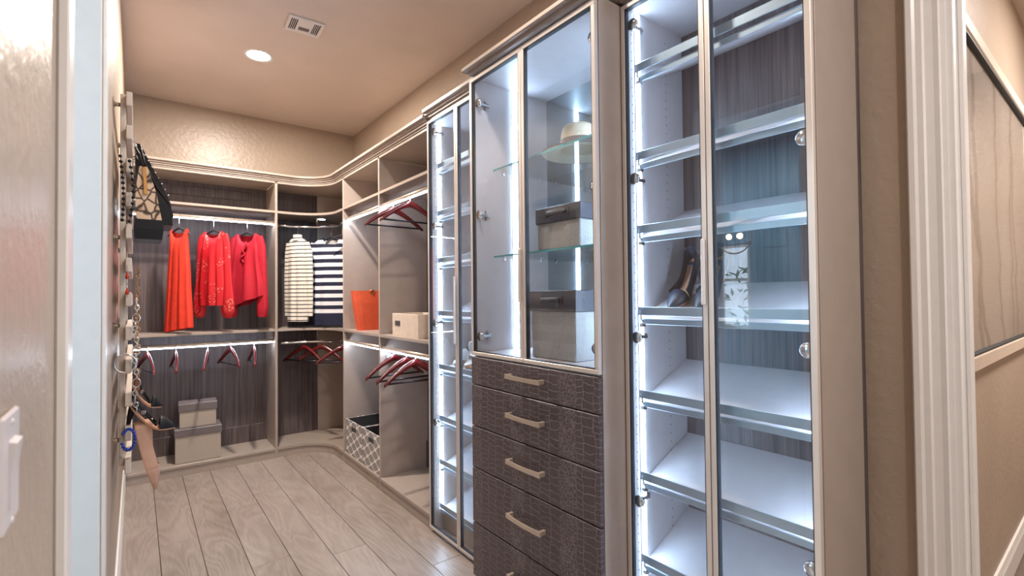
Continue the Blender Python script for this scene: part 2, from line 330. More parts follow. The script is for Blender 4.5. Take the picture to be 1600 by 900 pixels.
# ------------------------------------------------------------------ mesh builder
class MB:
    def __init__(s): s.v = []; s.f = []; s.sm = []
    def add(s, vs, fs, smooth=False):
        b = len(s.v); s.v += [tuple(p) for p in vs]
        for f in fs: s.f.append(tuple(b+i for i in f)); s.sm.append(smooth)
        return s
    def box(s, x0, x1, y0, y1, z0, z1, bev=0.0):
        x0, x1 = min(x0, x1), max(x0, x1); y0, y1 = min(y0, y1), max(y0, y1); z0, z1 = min(z0, z1), max(z0, z1)
        if bev <= 0:
            vs = [(x0,y0,z0),(x1,y0,z0),(x1,y1,z0),(x0,y1,z0),(x0,y0,z1),(x1,y0,z1),(x1,y1,z1),(x0,y1,z1)]
            return s.add(vs, [(0,3,2,1),(4,5,6,7),(0,1,5,4),(1,2,6,5),(2,3,7,6),(3,0,4,7)])
        bm = bmesh.new()
        vv = [bm.verts.new(p) for p in [(x0,y0,z0),(x1,y0,z0),(x1,y1,z0),(x0,y1,z0),(x0,y0,z1),(x1,y0,z1),(x1,y1,z1),(x0,y1,z1)]]
        for f in [(0,3,2,1),(4,5,6,7),(0,1,5,4),(1,2,6,5),(2,3,7,6),(3,0,4,7)]: bm.faces.new([vv[i] for i in f])
        bev = min(bev, 0.45*min(x1-x0, y1-y0, z1-z0))
        bmesh.ops.bevel(bm, geom=list(bm.edges), offset=bev, segments=1, affect='EDGES')
        bm.verts.index_update()
        s.add([v.co[:] for v in bm.verts], [[v.index for v in f.verts] for f in bm.faces]); bm.free(); return s
    def prism(s, poly, z0, z1):
        n = len(poly)
        vs = [(x, y, z0) for x, y in poly] + [(x, y, z1) for x, y in poly]
        a = sum(poly[i][0]*poly[(i+1) % n][1]-poly[(i+1) % n][0]*poly[i][1] for i in range(n))
        bot, top = tuple(range(n))[::-1], tuple(range(n, 2*n))
        sides = [(i, (i+1) % n, n+(i+1) % n, n+i) for i in range(n)]
        if a < 0: bot, top, sides = bot[::-1], top[::-1], [q[::-1] for q in sides]
        return s.add(vs, [bot, top]+sides)
    def loft(s, rings, cap=True, closed=True, smooth=True):
        n = len(rings[0]); vs = [p for r in rings for p in r]; fs = []
        for i in range(len(rings)-1):
            for j in range(n if closed else n-1):
                k = (j+1) % n
                fs.append((i*n+j, i*n+k, (i+1)*n+k, (i+1)*n+j))
        s.add(vs, fs, smooth)
        if cap and closed:
            b = len(s.v)-len(vs)
            s.f.append(tuple(b+j for j in range(n))[::-1]); s.sm.append(False)
            s.f.append(tuple(b+(len(rings)-1)*n+j for j in range(n))); s.sm.append(False)
        return s
    def tube(s, path, r, n=8, cap=True, closed=False, flat=1.0):
        P = [Vector(p) for p in path]; m = len(P); rings = []; prev = None
        rr = r if isinstance(r, (list, tuple)) else [r]*m
        for i in range(m):
            if closed: t = P[(i+1) % m]-P[i-1]
            else: t = P[min(i+1, m-1)]-P[max(i-1, 0)]
            t.normalize()
            if prev is None:
                a = Vector((0, 0, 1)) if abs(t.z) < 0.9 else Vector((1, 0, 0))
                nrm = (a-t*a.dot(t)).normalized()
            else: nrm = (prev-t*prev.dot(t)).normalized()
            prev = nrm; bi = t.cross(nrm)
            rings.append([P[i]+nrm*rr[i]*math.cos(2*PI*k/n)+bi*rr[i]*flat*math.sin(2*PI*k/n) for k in range(n)])
        if closed: rings.append(rings[0]); cap = False
        return s.loft(rings, cap)
    def lathe(s, prof, n=24, c=(0, 0, 0), axis='Z', cap=False):
        rings = []
        for r, h in prof:
            ring = []
            for k in range(n):
                a = 2*PI*k/n; x, y = r*math.cos(a), r*math.sin(a)
                p = (x, y, h) if axis == 'Z' else ((h, x, y) if axis == 'X' else (y, h, x))
                ring.append((p[0]+c[0], p[1]+c[1], p[2]+c[2]))
            rings.append(ring)
        return s.loft(rings, cap)
    def ball(s, c, r, n=8, m=6):
        return s.lathe([(max(1e-5, r*math.sin(PI*i/m)), -r*math.cos(PI*i/m)) for i in range(m+1)], n, c)
    def mesh(s, name, mat, off=(0, 0, 0)):
        me = bpy.data.meshes.new(name)
        me.from_pydata([(x-off[0], y-off[1], z-off[2]) for x, y, z in s.v], [], s.f)
        me.polygons.foreach_set('use_smooth', s.sm)
        if isinstance(mat, (list, tuple)):
            for q in mat: me.materials.append(q)
        else: me.materials.append(mat)
        me.update(); return me

def link(name, me, parent=None):
    o = bpy.data.objects.new(name, me); COL.objects.link(o)
    if parent is not None: o.parent = parent
    return o
def base_of(o):
    p = Vector((0, 0, 0))
    while o is not None: p += o.location; o = o.parent
    return p
def part(name, mb, mat, root, local=False, kind=None, label=None):
    """a mesh under root; mb is in world coordinates unless local"""
    o = link(name, mb.mesh(name, mat, (0, 0, 0) if local else base_of(root)), root)
    if kind: o['kind'] = kind
    if label: o['label'] = label
    return o
def tag(o, label, cat, group=None):
    o['label'] = label; o['category'] = cat
    if group: o['group'] = group
    return o
def thing(name, label, cat, loc=(0, 0, 0), rot=(0, 0, 0), group=None):
    o = bpy.data.objects.new(name, None); COL.objects.link(o); o.empty_display_size = 0.1
    o.location = loc; o.rotation_euler = rot
    return tag(o, label, cat, group)
def copy_thing(src, loc, rot, label, group=None):
    r = src.copy(); COL.objects.link(r); r.location = loc; r.rotation_euler = rot; r['label'] = label
    if group: r['group'] = group
    for ch in list(src.children):
        c = ch.copy(); COL.objects.link(c); c.parent = r
        for g in list(ch.children):
            d = g.copy(); COL.objects.link(d); d.parent = c
    return r
def struct(name, mb, mat, parent=None):
    o = link(name, mb.mesh(name, mat), parent)
    if parent is None: o['kind'] = 'structure'
    return o
def single(name, mb, mat, label, cat, loc, group=None):
    o = link(name, mb.mesh(name, mat, loc)); o.location = loc
    return tag(o, label, cat, group)

# ------------------------------------------------------------------ room shell
CEIL = 3.0
XR, YB, XL = 1.745, 4.875, -0.072
XN = -0.10                      # near stretch of the wall with the switch
D0, D1, DH = 1.10, 1.65, 2.44   # bathroom doorway in the wall at -X
H0, H1 = -0.62, 0.31            # hall opening in the wall at +X
fl = struct('floor', MB().box(-2.9, 5.2, -1.7, 5.0, -0.06, -0.012), M['floorbase'])
gap = 0.0012; pw = 0.180; k = 0
ends = [[-1.2, 0.4, 2.05, 3.63, 4.62], [-1.2, 1.1, 2.75, 4.62], [-1.2, 0.7, 2.2, 4.0, 4.62], [-1.2, 1.6, 3.4, 4.62], [-1.2, 0.2, 1.9, 3.75, 4.62],
        [-1.2, 0.9, 2.86, 4.62], [-1.2, 1.5, 3.3, 4.62], [-1.2, 0.5, 2.62, 4.62], [-1.2, 1.3, 3.0, 4.62], [-1.2, 0.8, 4.62], [-1.2, 0.6, 4.62]]
for i in range(11):
    x0 = -0.26 + i*pw + 0.002 + (0.0)
    if i == 0: x0 = -0.258
    e = ends[(i*3) % 11] if i != 1 else ends[0]
    for a, b in zip(e[:-1], e[1:]):
        yc = (a+b)/2; L = (b-a)/2-gap
        xa, xb = max(x0+gap, -0.30), min(x0+pw-gap, 1.742)
        hw = (xb-xa)/2
        mb = MB().box(-hw, hw, -L, L, -0.012, 0.0, 0.0014)
        o = link('plank', mb.mesh('plank', M['oak']), fl); o.location = ((xa+xb)/2, yc, 0)
struct('ceiling', MB().box(-2.9, 5.2, -1.7, 5.0, CEIL, CEIL+0.08), M['ceiling'])
struct('wall_back', MB().box(-0.3, 1.95, YB, YB+0.12, 0, CEIL), M['wall'])
mb = MB().box(XR, 1.86, H1, YB, 0, CEIL).box(XR, 1.86, H0, H1, DH, CEIL).box(XR, 1.86, -1.5, H0, 0, CEIL)
struct('wall_right', mb, M['wall'])
mb = MB().box(-0.22, XL, D1+0.07, YB, 0, CEIL).box(-0.22, XL, D1, D1+0.07, 0, CEIL)
struct('wall_left', mb, M['wall'])
mb = MB().box(-0.22, XN, -1.5, D0, 0, CEIL).box(-0.22, XN+0.012, D0, D1, DH, CEIL)
struct('wall_left_near', mb, M['wall'])
struct('wall_front', MB().box(-0.3, 5.1, -1.62, -1.5, 0, CEIL), M['wall'])
struct('wall_hall', MB().box(1.86, 5.1, 0.40, 0.52, 0, CEIL), M['wall'])
struct('wall_hall_end', MB().box(5.0, 5.12, -1.5, 0.40, 0, CEIL), M['wall'])
# bathroom beyond the doorway (seen as a reflection in the glass doors)
wy0, wy1, wz0, wz1, BX = 2.62, 2.98, 0.95, 1.92, -2.6
mb = MB().box(BX-0.12, BX, 0.6, wy0, 0, CEIL).box(BX-0.12, BX, wy1, 4.6, 0, CEIL).box(BX-0.12, BX, wy0, wy1, 0, wz0).box(BX-0.12, BX, wy0, wy1, wz1, CEIL)
bw = struct('wall_bathroom', mb, M['bathwall'])
struct('wall_bathroom_side', MB().box(BX, -0.22, 4.5, 4.62, 0, CEIL), M['bathwall'])
struct('wall_bathroom_front', MB().box(BX, -0.22, 0.48, 0.6, 0, CEIL), M['bathwall'])
tm = MB().box(0, 0.012, -0.148, 0.148, -0.098, 0.098, 0.002).mesh('tile', M['tile'])
for iy in range(9):
    for iz in range(11):
        y, z = 2.07+iy*0.3, 0.35+iz*0.2
        if wy0-0.14 < y < wy1+0.14 and wz0-0.1 < z < wz1+0.1: continue
        o = link('tile', tm, bw); o.location = (BX, y, z)
wn = struct('window_1', MB().box(BX-0.06, BX-0.02, wy0, wy1, wz0, wz0+0.04).box(BX-0.06, BX-0.02, wy0, wy1, wz1-0.04, wz1)
            .box(BX-0.06, BX-0.02, wy0, wy0+0.035, wz0+0.04, wz1-0.04).box(BX-0.06, BX-0.02, wy1-0.035, wy1, wz0+0.04, wz1-0.04)
            .box(BX-0.055, BX-0.025, wy0+0.035, wy1-0.035, 1.50, 1.53), M['white'])
struct('pane', MB().box(BX-0.045, BX-0.04, wy0+0.03, wy1-0.03, wz0+0.035, wz1-0.035), M['glass'], wn)
# trims
def casing(mb, axis_x, y_in, y_out, z1, proud, sgn):
    """molded casing profile on a wall of constant x; sgn = direction it stands proud in; runs vertically from y_in (opening) to y_out"""
    prof = [(0, 0.010), (0.012, 0.012), (0.016, 0.016), (0.030, 0.014), (0.050, 0.016), (0.056, 0.020), (0.072, 0.020), (0.080, 0.024), (0.095, 0.024), (0.10, 0.018), (0.10, 0)]
    n = (abs(y_out-y_in))/0.10; d = 1 if y_out > y_in else -1
    poly = [(axis_x, y_in)]+[(axis_x+sgn*h*proud, y_in+d*w*n) for w, h in prof]
    mb.prism(poly, 0, z1)
    return mb
mb = casing(MB(), XR, H1-0.005, H1+0.082, DH+0.09, 1.0, -1)
casing(mb, XR, H0+0.005, H0-0.082, DH+0.09, 1.0, -1)
mb.box(XR-0.018, XR, H0, H1, DH, DH+0.09, 0.004)
struct('trim_1', mb, M['white'])
mb = MB().box(XR-0.004, 1.864, H1-0.02, H1, 0, DH, 0.002).box(XR-0.004, 1.864, H0, H0+0.02, 0, DH, 0.002).box(XR-0.004, 1.864, H0+0.02, H1-0.02, DH-0.02, DH)
mb.box(1.79, 1.83, H1-0.032, H1-0.02, 0, DH-0.02, 0.002)
struct('trim_2', mb, M['white'])
mb = MB()
mb.box(XN, -0.0845, 1.03, D0, 0, DH+0.08, 0.003).box(XL, XL+0.010, D1-0.004, D1+0.066, 0, DH+0.08, 0.003)
mb.box(XL, XL+0.006, D1+0.066, D1+0.074, 0, DH+0.08)
struct('trim_3', mb, M['white'])
mb = MB().box(-0.222, XL, D1-0.02, D1, 0, DH, 0.002).box(-0.222, XN, D0, D0+0.02, 0, DH, 0.002).box(-0.222, XN, D0+0.02, D1-0.02, DH-0.02, DH)
struct('trim_4', mb, M['white'])
def baseboard_poly(x, s): return [(x, 0), (x+s*0.016, 0), (x+s*0.016, 0.095), (x+s*0.012, 0.108), (x+s*0.008, 0.128), (x, 0.132)]
def baseboard_y(name, x, s, y0, y1):
    p = baseboard_poly(x, s); mb = MB()
    mb.loft([[(a, y0, z) for a, z in p], [(a, y1, z) for a, z in p]], smooth=False); return struct(name, mb, M['white'])
baseboard_y('baseboard_left', XL, 1, D1+0.075, 4.49)
baseboard_y('baseboard_left_near', XN, 1, -1.5, 1.03)
mb = MB(); p = [(0.40-(a-0), z) for a, z in baseboard_poly(0, 1)]
mb.loft([[(1.87, y, z) for y, z in p], [(5.0, y, z) for y, z in p]], smooth=False); struct('baseboard_hall', mb, M['white'])

# ------------------------------------------------------------------ ceiling fittings
cl = thing('recessed_light', 'round white recessed ceiling light glowing warm', 'ceiling light', (0.651, 3.618, CEIL))
part('trim_ring', MB().lathe([(0.072, -0.001), (0.086, -0.006), (0.092, -0.004), (0.093, 0.0)], 40), M['white'], cl, local=True)
part('lens', MB().lathe([(0.001, -0.0005), (0.073, -0.0005)], 40), M['canled'], cl, local=True)
vt = thing('ceiling_vent', 'white rectangular louvred air vent set in the ceiling', 'vent', (0.80, 3.05, CEIL), (0, 0, math.radians(-3)))
part('frame', MB().box(-0.10, 0.10, -0.085, -0.066, -0.012, 0, 0.003).box(-0.10, 0.10, 0.066, 0.085, -0.012, 0, 0.003).box(-0.10, -0.082, -0.066, 0.066, -0.012, 0, 0.003).box(0.082, 0.10, -0.066, 0.066, -0.012, 0, 0.003)
     .box(-0.045, 0.045, -0.066, 0.066, -0.010, -0.004, 0.002), M['white'], vt, local=True)
part('backing', MB().box(-0.082, 0.082, -0.066, 0.066, -0.003, -0.001), M['ventdark'], vt, local=True)
for x in (-0.073, -0.063, -0.053, 0.053, 0.063, 0.073):
    b = MB().add([(x-0.004, -0.066, -0.010), (x-0.002, -0.066, -0.011), (x-0.002, 0.066, -0.011), (x-0.004, 0.066, -0.010), (x+0.001, -0.066, -0.003), (x+0.003, -0.066, -0.004), (x+0.003, 0.066, -0.004), (x+0.001, 0.066, -0.003)],
        [(0,3,2,1),(4,5,6,7),(0,1,5,4),(1,2,6,5),(2,3,7,6),(3,0,4,7)])
    part('slat', b, M['white'], vt, local=True)
part('damper', MB().box(-0.030, 0.030, 0.012, 0.048, -0.0115, -0.0095), M['lidgrey'], vt, local=True)

# ------------------------------------------------------------------ closet units
YF, XF = 4.50, 1.36           # front planes of the run on the back wall and of the run on the +X wall
XP, YP = 0.945, 4.045         # partition fronts beside the corner
TH = 0.020
ZD, ZM, ZU, ZT = 0.085, 1.092, 2.104, 2.360
def arc(r_off=0.0, n=14):
    cx, cy, R = 1.06, 4.20, 0.30+r_off
    return [(cx+R*math.sin(a), cy+R*math.cos(a)) for a in [PI/2*i/n for i in range(n+1)]]
BV = 0.0015
u = thing('hanging_closet', 'greige hanging closet bay with dark wood back along the far wall, holding the red clothes', 'closet', (0.43, 4.69, 0))
x0, x1 = -0.052, XP+0.010
part('back_panel', MB().box(x0, x1-0.02, YB-0.012, YB-0.001, ZD, ZT-TH), M['veneer'], u)
part('back_rail', MB().box(x0, x1-0.02, YB-0.024, YB-0.012, ZD, 0.235, 0.002), M['veneer'], u)
part('back_rail', MB().box(x0, x1-0.16, YB-0.024, YB-0.012, 2.225, 2.30, 0.002), M['veneer'], u)
part('side_panel', MB().box(x1-0.02, x1, YF, YB-0.001, 0.0, ZT-TH, BV), M['lam'], u)
part('side_panel', MB().box(XL+0.001, x0, YF+0.002, YB-0.001, 0.0, ZT-TH, BV), M['lam'], u)
part('bottom_deck', MB().box(x0, x1-0.02, YF-0.004, YB-0.012, ZD-TH, ZD, BV), M['lam'], u)
part('toe_kick', MB().box(x0, x1-0.02, YF+0.004, YF+0.02, 0, ZD-TH), M['lam'], u)
for nm, z in (('middle_shelf', ZM), ('upper_shelf', ZU), ('top_panel', ZT)):
    part(nm, MB().box(x0, x1-0.02, YF, YB-0.012, z-TH, z, BV), M['lam'], u)
def led_rod(root, path, normal_off, mat='bronze', ends=True):
    """hanging rod with an LED lens let into its underside; returns the rod part"""
    m = MB().tube(path, 0.013, 10, flat=0.6) if False else MB()
    P = [Vector(p) for p in path]
    m.tube([(a, b, c+0.010) for a, b, c in path], 0.0125, 12)
    r = part('hanging_rod', m, M[mat], root)
    l = MB()
    for a, b in zip(P[:-1], P[1:]):
        d = (b-a).normalized(); sd = Vector((-d.y, d.x, 0))*0.005
        z0, z1 = Vector((0, 0, -0.0085)), Vector((0, 0, -0.0020))
        l.loft([[a-sd+z0, a+sd+z0, a+sd+z1, a-sd+z1], [b-sd+z0, b+sd+z0, b+sd+z1, b-sd+z1]], smooth=False)
    part('led_lens', l, M['ledrod'], r)
    return r
for z in (1.995, 0.985): led_rod(u, [(x0, 4.55, z), (x1-0.02, 4.55, z)], 0)

# corner unit with concave curved shelves
u = thing('corner_closet', 'curved corner closet section with concave shelves, holding the striped sweaters', 'closet', (1.40, 4.60, 0))
ax0, ay0 = x1, YP+0.01
def corner_poly(off=0.0): return [(ax0, YF+off)]+[(x, y) for x, y in arc(off)]+[(XF+off, ay0), (XR-0.001, ay0), (XR-0.001, YB-0.001), (ax0, YB-0.001)]
part('bottom_deck', MB().prism(corner_poly(-0.004), ZD-TH, ZD), M['lam'], u)
part('toe_kick', MB().prism(corner_poly(0.004), 0.0, ZD-TH), M['lam'], u)
for nm, z in (('middle_shelf', ZM), ('upper_shelf', ZU), ('top_panel', ZT)):
    part(nm, MB().prism(corner_poly(), z-TH, z), M['lam'], u)
part('back_panel', MB().box(ax0, 1.385, YB-0.012, YB-0.001, ZD, ZM-TH).box(ax0, 1.385, YB-0.012, YB-0.001, ZM, ZU-TH).box(ax0, 1.385, YB-0.012, YB-0.001, ZU, ZT-TH), M['veneer'], u)
part('filler_panel', MB().box(1.385, XR-0.001, YB-0.020, YB-0.001, ZD, ZM-TH).box(1.385, XR-0.001, YB-0.020, YB-0.001, ZM, ZU-TH).box(1.385, XR-0.001, YB-0.020, YB-0.001, ZU, ZT-TH), M['lamside'], u)
for z in (1.985, 0.965):
    pts = [(ax0+0.001, 4.55, z)]+[(x, y, z) for x, y in arc(0.05)]+[(1.41, ay0+0.001, z)]
    part('hanging_rod', MB().tube(pts, 0.0105, 10), M['chrome'], u)
for z, zz in ((1.985, ZU-TH), (0.965, ZM-TH)): part('rod_bracket', MB().box(1.270, 1.280, 4.478, 4.482, z, zz), M['chrome'], u)
pk = part('puck_light', MB().lathe([(0.034, ZU-TH-0.012), (0.038, ZU-TH)], 24, (1.34, 4.56, 0), cap=True), M['alu'], u)
part('lens', MB().lathe([(0.001, ZU-TH-0.0125), (0.031, ZU-TH-0.0125)], 24, (1.34, 4.56, 0)), M['led'], pk)

# two bays on the +X wall
def side_bay(label, y0, y1, kickz=True):
    u = thing('hanging_closet', label, 'closet', (1.56, (y0+y1)/2, 0))
    part('side_panel', MB().box(XF, XR-0.001, y1-TH/2, y1+TH/2, 0, ZT-TH, BV), M['lamside'], u)
    part('bottom_deck', MB().box(XF-0.004, XR-0.013, y0+TH/2, y1-TH/2, ZD-TH, ZD, BV), M['lam'], u)
    part('toe_kick', MB().box(XF+0.004, XF+0.02, y0+TH/2, y1-TH/2, 0, ZD-TH), M['lam'], u)
    for nm, z in (('middle_shelf', ZM), ('upper_shelf', ZU), ('top_panel', ZT)):
        part(nm, MB().box(XF, XR-0.013, y0+TH/2, y1-TH/2, z-TH, z, BV), M['lam'], u)
    part('back_panel', MB().box(XR-0.013, XR-0.001, y0+TH/2, y1-TH/2, ZD, ZT-TH), M['veneer'], u)
    part('back_rail', MB().box(XR-0.028, XR-0.013, y0+TH/2, y1-TH/2, ZD, 0.28, 0.002), M['veneer'], u)
    for z in (1.995, 0.985): led_rod(u, [(1.385, y0+TH/2, z), (1.385, y1-TH/2, z)], 0)
    return u
side_bay('narrow open closet bay beside the curved corner, holding the orange tote', 3.290, 4.045)
u2 = side_bay('open closet bay next to the tall narrow glass cabinet, holding the cream box', 2.545, 3.290)
part('hanger_carrier', MB().box(1.40, 1.47, 3.18, 3.279, 0.925, 0.955, 0.003), M['alu'], u2)

# crown moulding running over these units
def crown(name, label, path, zb, loc):
    prof = [(0.0, 0.0), (-0.006, 0.0), (-0.006, 0.010), (-0.016, 0.012), (-0.016, 0.022), (-0.028, 0.026), (-0.028, 0.036), (-0.044, 0.040), (-0.044, 0.056), (0.03, 0.056), (0.03, 0.0)]
    rings = []
    P = [Vector((x, y)) for x, y in path]
    for i, p in enumerate(P):
        a = P[max(i-1, 0)]; b = P[min(i+1, len(P)-1)]
        d1 = (p-a).normalized() if i > 0 else (b-p).normalized(); d2 = (b-p).normalized() if i < len(P)-1 else d1
        d = (d1+d2).normalized(); nrm = Vector((-d.y, d.x)); sc = 1.0/max(0.3, d.dot(d1))
        rings.append([(p.x+nrm.x*o*sc, p.y+nrm.y*o*sc, zb+h) for o, h in prof])
    return single(name, MB().loft(rings, smooth=False), M['lam'], label, 'moulding', loc)
crown('crown_moulding', 'stepped greige crown moulding sweeping round the corner above the open closets', [(-0.06, YF), (0.7, YF)]+arc()+[(XF, 3.6), (XF, 2.535)], ZT, (1.0, 4.4, ZT))

# ------------------------------------------------------------------ glass door builder (doors lie in a plane of constant x facing -X)
def door(root, X, y0, y1, z0, z1, hinge_at, hinge_zs, handle_at=None, hz=(1.10, 1.46), fw=0.016):
    t = 0.018
    d = part('door', MB().box(X, X+t, y0, y1, z0, z0+fw, 0.0012).box(X, X+t, y0, y1, z1-fw, z1, 0.0012)
             .box(X, X+t, y0, y0+fw, z0+fw, z1-fw, 0.0012).box(X, X+t, y1-fw, y1, z0+fw, z1-fw, 0.0012), M['frame'], root)
    part('gasket', MB().box(X+0.002, X+t+0.003, y0+fw, y0+fw+0.003, z0+fw, z1-fw).box(X+0.002, X+t+0.003, y1-fw-0.003, y1-fw, z0+fw, z1-fw)
         .box(X+0.002, X+t+0.003, y0+fw+0.003, y1-fw-0.003, z0+fw, z0+fw+0.003).box(X+0.002, X+t+0.003, y0+fw+0.003, y1-fw-0.003, z1-fw-0.003, z1-fw), M['gasket'], d)
    part('glass_pane', MB().box(X+0.006, X+0.010, y0+fw+0.003, y1-fw-0.003, z0+fw+0.003, z1-fw-0.003), M['glass'], d)
    if handle_at is not None:
        part('handle', MB().box(X-0.014, X-0.002, handle_at-0.006, handle_at+0.006, hz[0], hz[1], 0.003).box(X-0.004, X, handle_at-0.004, handle_at+0.004, hz[0]+0.03, hz[0]+0.05).box(X-0.004, X, handle_at-0.004, handle_at+0.004, hz[1]-0.05, hz[1]-0.03), M['frame'], d)
    s = 1 if hinge_at == y0 else -1
    for z in hinge_zs:
        yb = hinge_at+s*(fw+0.004)
        m = MB().lathe([(0.0005, 0), (0.019, 0), (0.021, 0.003), (0.021, 0.010), (0.016, 0.014), (0.0005, 0.014)], 20, (X+t+0.004, yb+s*0.012, z), axis='X')
        m.box(X+t+0.016, X+t+0.075, hinge_at+s*0.014, hinge_at+s*0.030, z-0.007, z+0.007, 0.002)
        m.box(X+t+0.050, X+t+0.064, hinge_at+s*0.006, hinge_at+s*0.018, z-0.026, z+0.026, 0.003)
        m.box(X+t+0.066, X+t+0.084, hinge_at+s*0.004, hinge_at+s*0.022, z-0.006, z+0.010, 0.002)
        part('hinge', m, M['chrome'], d)
    return d
def shoe_shelves(root, xf, xb, y0, y1, zs, slope):
    for z in zs:
        zf = z-0.042
        P = [(xf+0.012, zf-0.018), (xb, zf-0.018+slope*(xb-xf)), (xb, zf+slope*(xb-xf)), (xf+0.012, zf)]
        m = MB().loft([[(x, y0, q) for x, q in P], [(x, y1, q) for x, q in P]], smooth=False)
        sh = part('shoe_shelf', m, M['inside'], root)
        m = MB().box(xf+0.006, xf+0.012, y0, y1, zf-0.020, zf+0.001, 0.001)
        m.box(xf-0.006, xf-0.002, y0+0.004, y1-0.004, z-0.030, z, 0.001)
        part('front_rail', m, M['alu'], sh)
        for y in (y0+0.012, y1-0.012):
            c = MB()
            c.tube([(xf+0.008, y, zf-0.010), (xf-0.001, y, zf-0.004), (xf-0.003, y, z-0.012)], 0.004, 8)
            c.box(xf-0.004, xf+0.016, y-0.008, y+0.008, zf-0.030, zf-0.016, 0.002)
            part('rail_clip', c, M['chrome'], sh)
def pin_holes(root, y, xs, z0, z1, side):
    m = MB(); z = z0
    while z < z1:
        for x in xs:
            pts = [(x+0.0028*math.cos(2*PI*k/8), y-side*0.0006, z+0.0028*math.sin(2*PI*k/8)) for k in range(8)]
            m.add(pts, [tuple(range(8)) if side > 0 else tuple(range(8))[::-1]])
        z += 0.032
    part('pin_hole', m, M['hole'], root, kind='stuff')
def led_strip(root, x, y, z0, z1, s, w=0.011):
    h = part('led_channel', MB().box(x-w-0.002, x+w+0.002, y-s*0.003, y, z0, z1), M['alu'], root)
    part('led_strip', MB().box(x-w, x+w, y-s*0.006, y-s*0.003, z0, z1), M['led'], h)
HZ = (2.32, 1.765, 1.20, 0.625)

# narrow glass shoe cabinet (far side of the drawer tower)
XB = 1.345
c = thing('glass_shoe_cabinet', 'tall narrow lit glass-door shoe cabinet between the open closet bay and the drawer tower', 'cabinet', (1.55, 2.21, 0))
y0, y1 = 1.9145, 2.534
part('side_panel', MB().box(XB+0.022, XR-0.001, y1-0.018, y1, 0.0, 2.384, BV), M['lamside'], c)
part('side_panel', MB().box(XB+0.022, XR-0.001, y0, y0+0.018, 0.0, 2.384, BV), M['lamside'], c)
part('top_panel', MB().box(XB+0.022, XR-0.001, y0+0.018, y1-0.018, 2.364, 2.384, BV), M['inside'], c)
part('back_panel', MB().box(XR-0.014, XR-0.002, y0+0.018, y1-0.018, 0.0, 2.364), M['inside'], c)
part('plinth', MB().box(1.43, 1.445, y0+0.018, y1-0.018, 0.0, 0.075).box(1.43, XR-0.014, y0+0.018, y1-0.018, 0.075, 0.09), M['bronze'], c)
door(c, XB, 2.2165, y1, 0.022, 2.380, y1, HZ, handle_at=2.2245)
door(c, XB, y0, 2.2135, 0.022, 2.380, y0, HZ)
shoe_shelves(c, 1.405, XR-0.016, y0+0.019, y1-0.019, [2.136, 1.857, 1.581, 1.272, 0.962, 0.664, 0.411, 0.157], 0.42)
led_strip(c, 1.413, y1-0.018, 0.12, 2.36, 1); led_strip(c, 1.413, y0+0.018, 0.12, 2.36, -1)
pin_holes(c, y1-0.018, (1.385,), 0.15, 2.33, 1)

# drawer tower with display cupboard
XT = 1.24
t_ = thing('drawer_tower', 'protruding closet tower with dark crocodile-embossed drawers below a lit glass display cupboard', 'cabinet', (1.50, 1.52, 0))
y0, y1 = 1.124, 1.913
sx = XT+0.022
part('side_panel', MB().box(sx, XR-0.001, y0, y0+0.018, 0, 2.395, BV), M['lam'], t_)
part('side_panel', MB().box(sx, XR-0.001, y1-0.018, y1-0.0005, 0, 2.395, BV), M['inside'], t_)
part('top_panel', MB().box(sx, XR-0.001, y0+0.018, y1-0.018, 2.377, 2.395, BV), M['inside'], t_)
part('display_floor', MB().box(sx, XR-0.03, y0+0.018, y1-0.018, 1.070, 1.090, BV), M['inside'], t_)
part('mirror_back', MB().box(1.712, 1.718, y0+0.018, y1-0.018, 1.090, 2.377), M['mirror'], t_)
part('back_panel', MB().box(1.722, XR-0.002, y0+0.018, y1-0.018, 0.0, 2.377), M['lam'], t_)
part('plinth', MB().box(XT+0.05, XT+0.066, y0+0.018, y1-0.018, 0, 0.055), M['lam'], t_)
th = (2.262, 1.735, 1.165)
door(t_, XT, 1.5305, y1, 1.080, 2.372, y1, th, handle_at=1.5385, hz=(1.325, 1.545))
door(t_, XT, y0, 1.5275, 1.080, 2.372, y0, th)
led_strip(t_, 1.493, y1-0.018, 1.10, 2.372, 1, 0.014); led_strip(t_, 1.493, y0+0.018, 1.10, 2.372, -1, 0.014)
for z in (1.962, 1.545):
    s_ = part('glass_shelf', MB().box(1.362, 1.709, y0+0.020, y1-0.020, z-0.008, z), M['shelfglass'], t_)
    part('polished_edge', MB().box(1.3605, 1.362, y0+0.020, y1-0.020, z-0.008, z), M['glassedge'], s_)
    m = MB()
    for yy in (y0+0.022, y1-0.022):
        for xx in (1.42, 1.66): m.lathe([(0.0005, z-0.020), (0.006, z-0.020), (0.007, z-0.0085), (0.0005, z-0.0085)], 12, (xx, yy, 0))
    part('shelf_pin', m, M['chrome'], s_)
dz = [1.074, 0.944, 0.753, 0.562, 0.309, 0.062]
